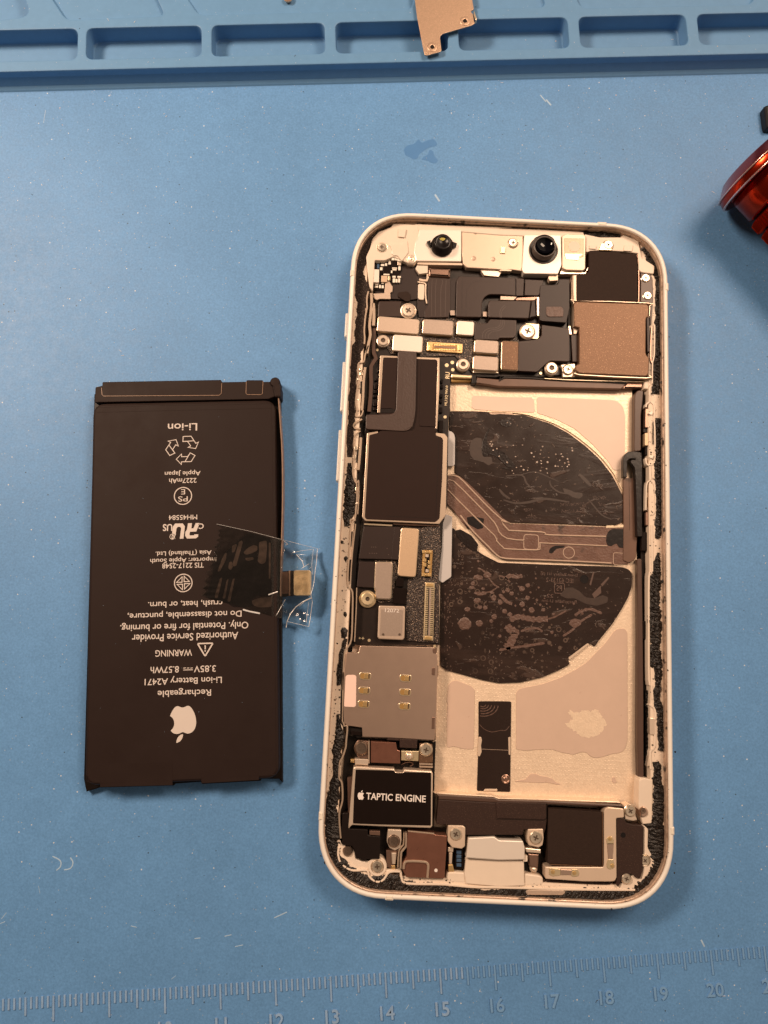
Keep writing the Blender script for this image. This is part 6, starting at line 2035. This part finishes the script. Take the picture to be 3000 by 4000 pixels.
# ------------------------------------------------------------------ metal bracket lying across the tray
zt = HT + 1.15
brk = empty('metal_bracket', (*up('T', 700, 300, 0).xy, HT), 'loose copper coloured shield bracket with two screw eyes lying across the tray', 'bracket')
prism('plate', brk, 'copper_loose', 'T 240 -420 1150 -420 1222 0 1250 150 1206 165 1204 205 1232 222 1252 350 1268 372 1215 408 740 545 698 590 725 830 470 900 445 870 330 280', zt - 0.25, zt, rnd=0.45, bev=0.06)
prism('tab', brk, 'cover_edge', 'T 1250 165 1300 310 1275 325 1246 240', zt - 1.1, zt - 0.1, bev=0.05)
for x, y in ((1105, 340), (575, 762)):
    lathe('screw_eye', brk, ['copper_loose'], 'T', x, y, zt, [(1.15, zt - 0.02), (1.1, zt + 0.05), (0.95, zt + 0.12), (0.75, zt + 0.04), (0.62, zt + 0.10), (0.5, zt + 0.06), (0.45, zt + 0.02)], 30, True)
    lathe('eye_hole', brk, 'channel', 'T', x, y, zt, [(0.52, zt), (0.52, zt + 0.03), (0, zt + 0.03)], 20)
bm = bmesh.new()
add_prism(bm, rounded(rect_pts('T', 480, 500, 660, 640, zt - 0.25), 0.3), HT + 0.01, zt - 0.26, 0.0)
link_bm('foot', bm, 'copper_loose', brk)

# ------------------------------------------------------------------ small copper screw in the tray's shallow pocket
zs = 3.3
bm = bmesh.new()
add_lathe(bm, up('M', 1246, 4, zs), [(0.55, zs + 0.01), (0.55, zs + 0.6), (0.95, zs + 0.6), (0.95, zs + 0.85), (0.8, zs + 1.0), (0.3, zs + 1.0), (0.22, zs + 0.8), (0, zs + 0.8)], 26)
so = link_bm('loose_screw', bm, 'copper_loose')
tag(so, 'tiny loose copper screw lying in a shallow tray pocket at the top', 'screw')

# ------------------------------------------------------------------ dust and lint
rnd = random.Random(11)


def dust_mesh(name, m, n, smin, smax, region, label, fib=0.0):
    bm = bmesh.new()
    for _ in range(n):
        x, y = region(rnd)
        z = 0.0
        P = up('P', x, y, 0)
        s_, t_ = tl(P)
        if t_ > -1.8:
            if rnd.random() < 0.25:
                continue
            P = up('P', x, y, HT)
            s_, t_ = tl(P)
            if t_ < 0.4:
                continue
            z = HT
            for hp, zf in holes:
                xs = [q_.x for q_ in hp]
                ys = [q_.y for q_ in hp]
                inside = False
                for i in range(len(hp)):
                    a, b = hp[i - 1], hp[i]
                    if (a.y > P.y) != (b.y > P.y) and P.x < (b.x - a.x) * (P.y - a.y) / (b.y - a.y) + a.x:
                        inside = not inside
                if inside:
                    z = zf
                    P = up('P', x, y, zf)
                    break
        sz = smin + (smax - smin) * rnd.random() ** 3
        a0 = rnd.random() * 6.28
        if rnd.random() < fib:
            d = Vector((cos(a0), sin(a0), 0))
            nrm = Vector((-d.y, d.x, 0))
            L_ = sz * rnd.uniform(3, 7)
            bend = rnd.uniform(-0.4, 0.4)
            pp = [P + d * (L_ * (q_ - 0.5)) + nrm * (bend * L_ * (q_ - 0.5) ** 2 * 2) for q_ in (0, 0.25, 0.5, 0.75, 1)]
            add_band(bm, pp, 0.06, z + 0.005, z + 0.07, 0.0)
        else:
            k = rnd.randint(4, 6)
            top = bm.verts.new((P.x, P.y, z + sz * 0.5))
            ring = [bm.verts.new((P.x + sz * rnd.uniform(0.4, 1) * cos(a0 + 6.283 * i / k), P.y + sz * rnd.uniform(0.4, 1) * sin(a0 + 6.283 * i / k), z + 0.004)) for i in range(k)]
            for i in range(k):
                bm.faces.new((top, ring[i], ring[(i + 1) % k]))
    o = link_bm(name, bm, m)
    tag(o, label, 'dust', kind='stuff')


def anywhere(r):
    return r.uniform(-150, 3150), r.uniform(-30, 4000) if r.random() < 0.5 else r.uniform(-30, 1300)


def upper(r):
    return r.uniform(-100, 3100), abs(r.gauss(250, 420))


dust_mesh('dust', 'dust_pale', 2200, 0.02, 0.13, anywhere, 'pale dust specks and lint scattered over the blue mat', 0.10)
bm = bmesh.new()
for _ in range(46):
    P = up('K', rnd.uniform(140, 1240), rnd.uniform(320, 2700), ZB + 0.02)
    sz = rnd.uniform(0.02, 0.06)
    t0 = bm.verts.new((P.x, P.y, ZB + 0.035))
    ring = [bm.verts.new((P.x + sz * rnd.uniform(0.5, 1.2) * cos(1.2566 * i), P.y + sz * rnd.uniform(0.5, 1.2) * sin(1.2566 * i), ZB + 0.003)) for i in range(5)]
    for i in range(5):
        bm.faces.new((t0, ring[i], ring[(i + 1) % 5]))
tag(link_bm('lint', bm, 'scuff', batt), kind='stuff')
dust_mesh('grit', 'dust_warm', 80, 0.05, 0.22, upper, 'warm crumbs of glue scattered on the tray and upper mat', 0.0)
dust_mesh('lint', 'dust_dark', 80, 0.03, 0.10, anywhere, 'dark specks and hairs scattered over the blue mat', 0.4)
bm = bmesh.new()
for s, w_ in (('P 205 3345 235 3362 236 3385 220 3400', 0.22), ('P 275 3350 285 3370 275 3392 250 3398', 0.22), ('P 5 3590 25 3565', 0.12), ('P 0 3608 20 3600', 0.12), ('P 150 3460 156 3490', 0.08), ('O 1185 205 1240 180', 0.2), ('O 970 285 1000 278', 0.16), ('O 1015 330 1050 322', 0.14), ('O 565 240 590 246', 0.14), ('O 740 470 760 455', 0.08),
              ('Q 1370 300 1385 330', 0.3), ('N 675 410 700 440', 0.25), ('N 700 430 722 455', 0.35), ('N 220 840 240 870', 0.4), ('O 840 295 866 292', 0.16), ('Q 95 600 108 580', 0.12), ('P 170 480 178 430', 0.1)):
    P = smooth_path(pts(s, 0.03), 4)
    add_band(bm, P, w_, 0.004, 0.03, 0.008)
sc_o = link_bm('scuffs', bm, 'scuff', work_mat)
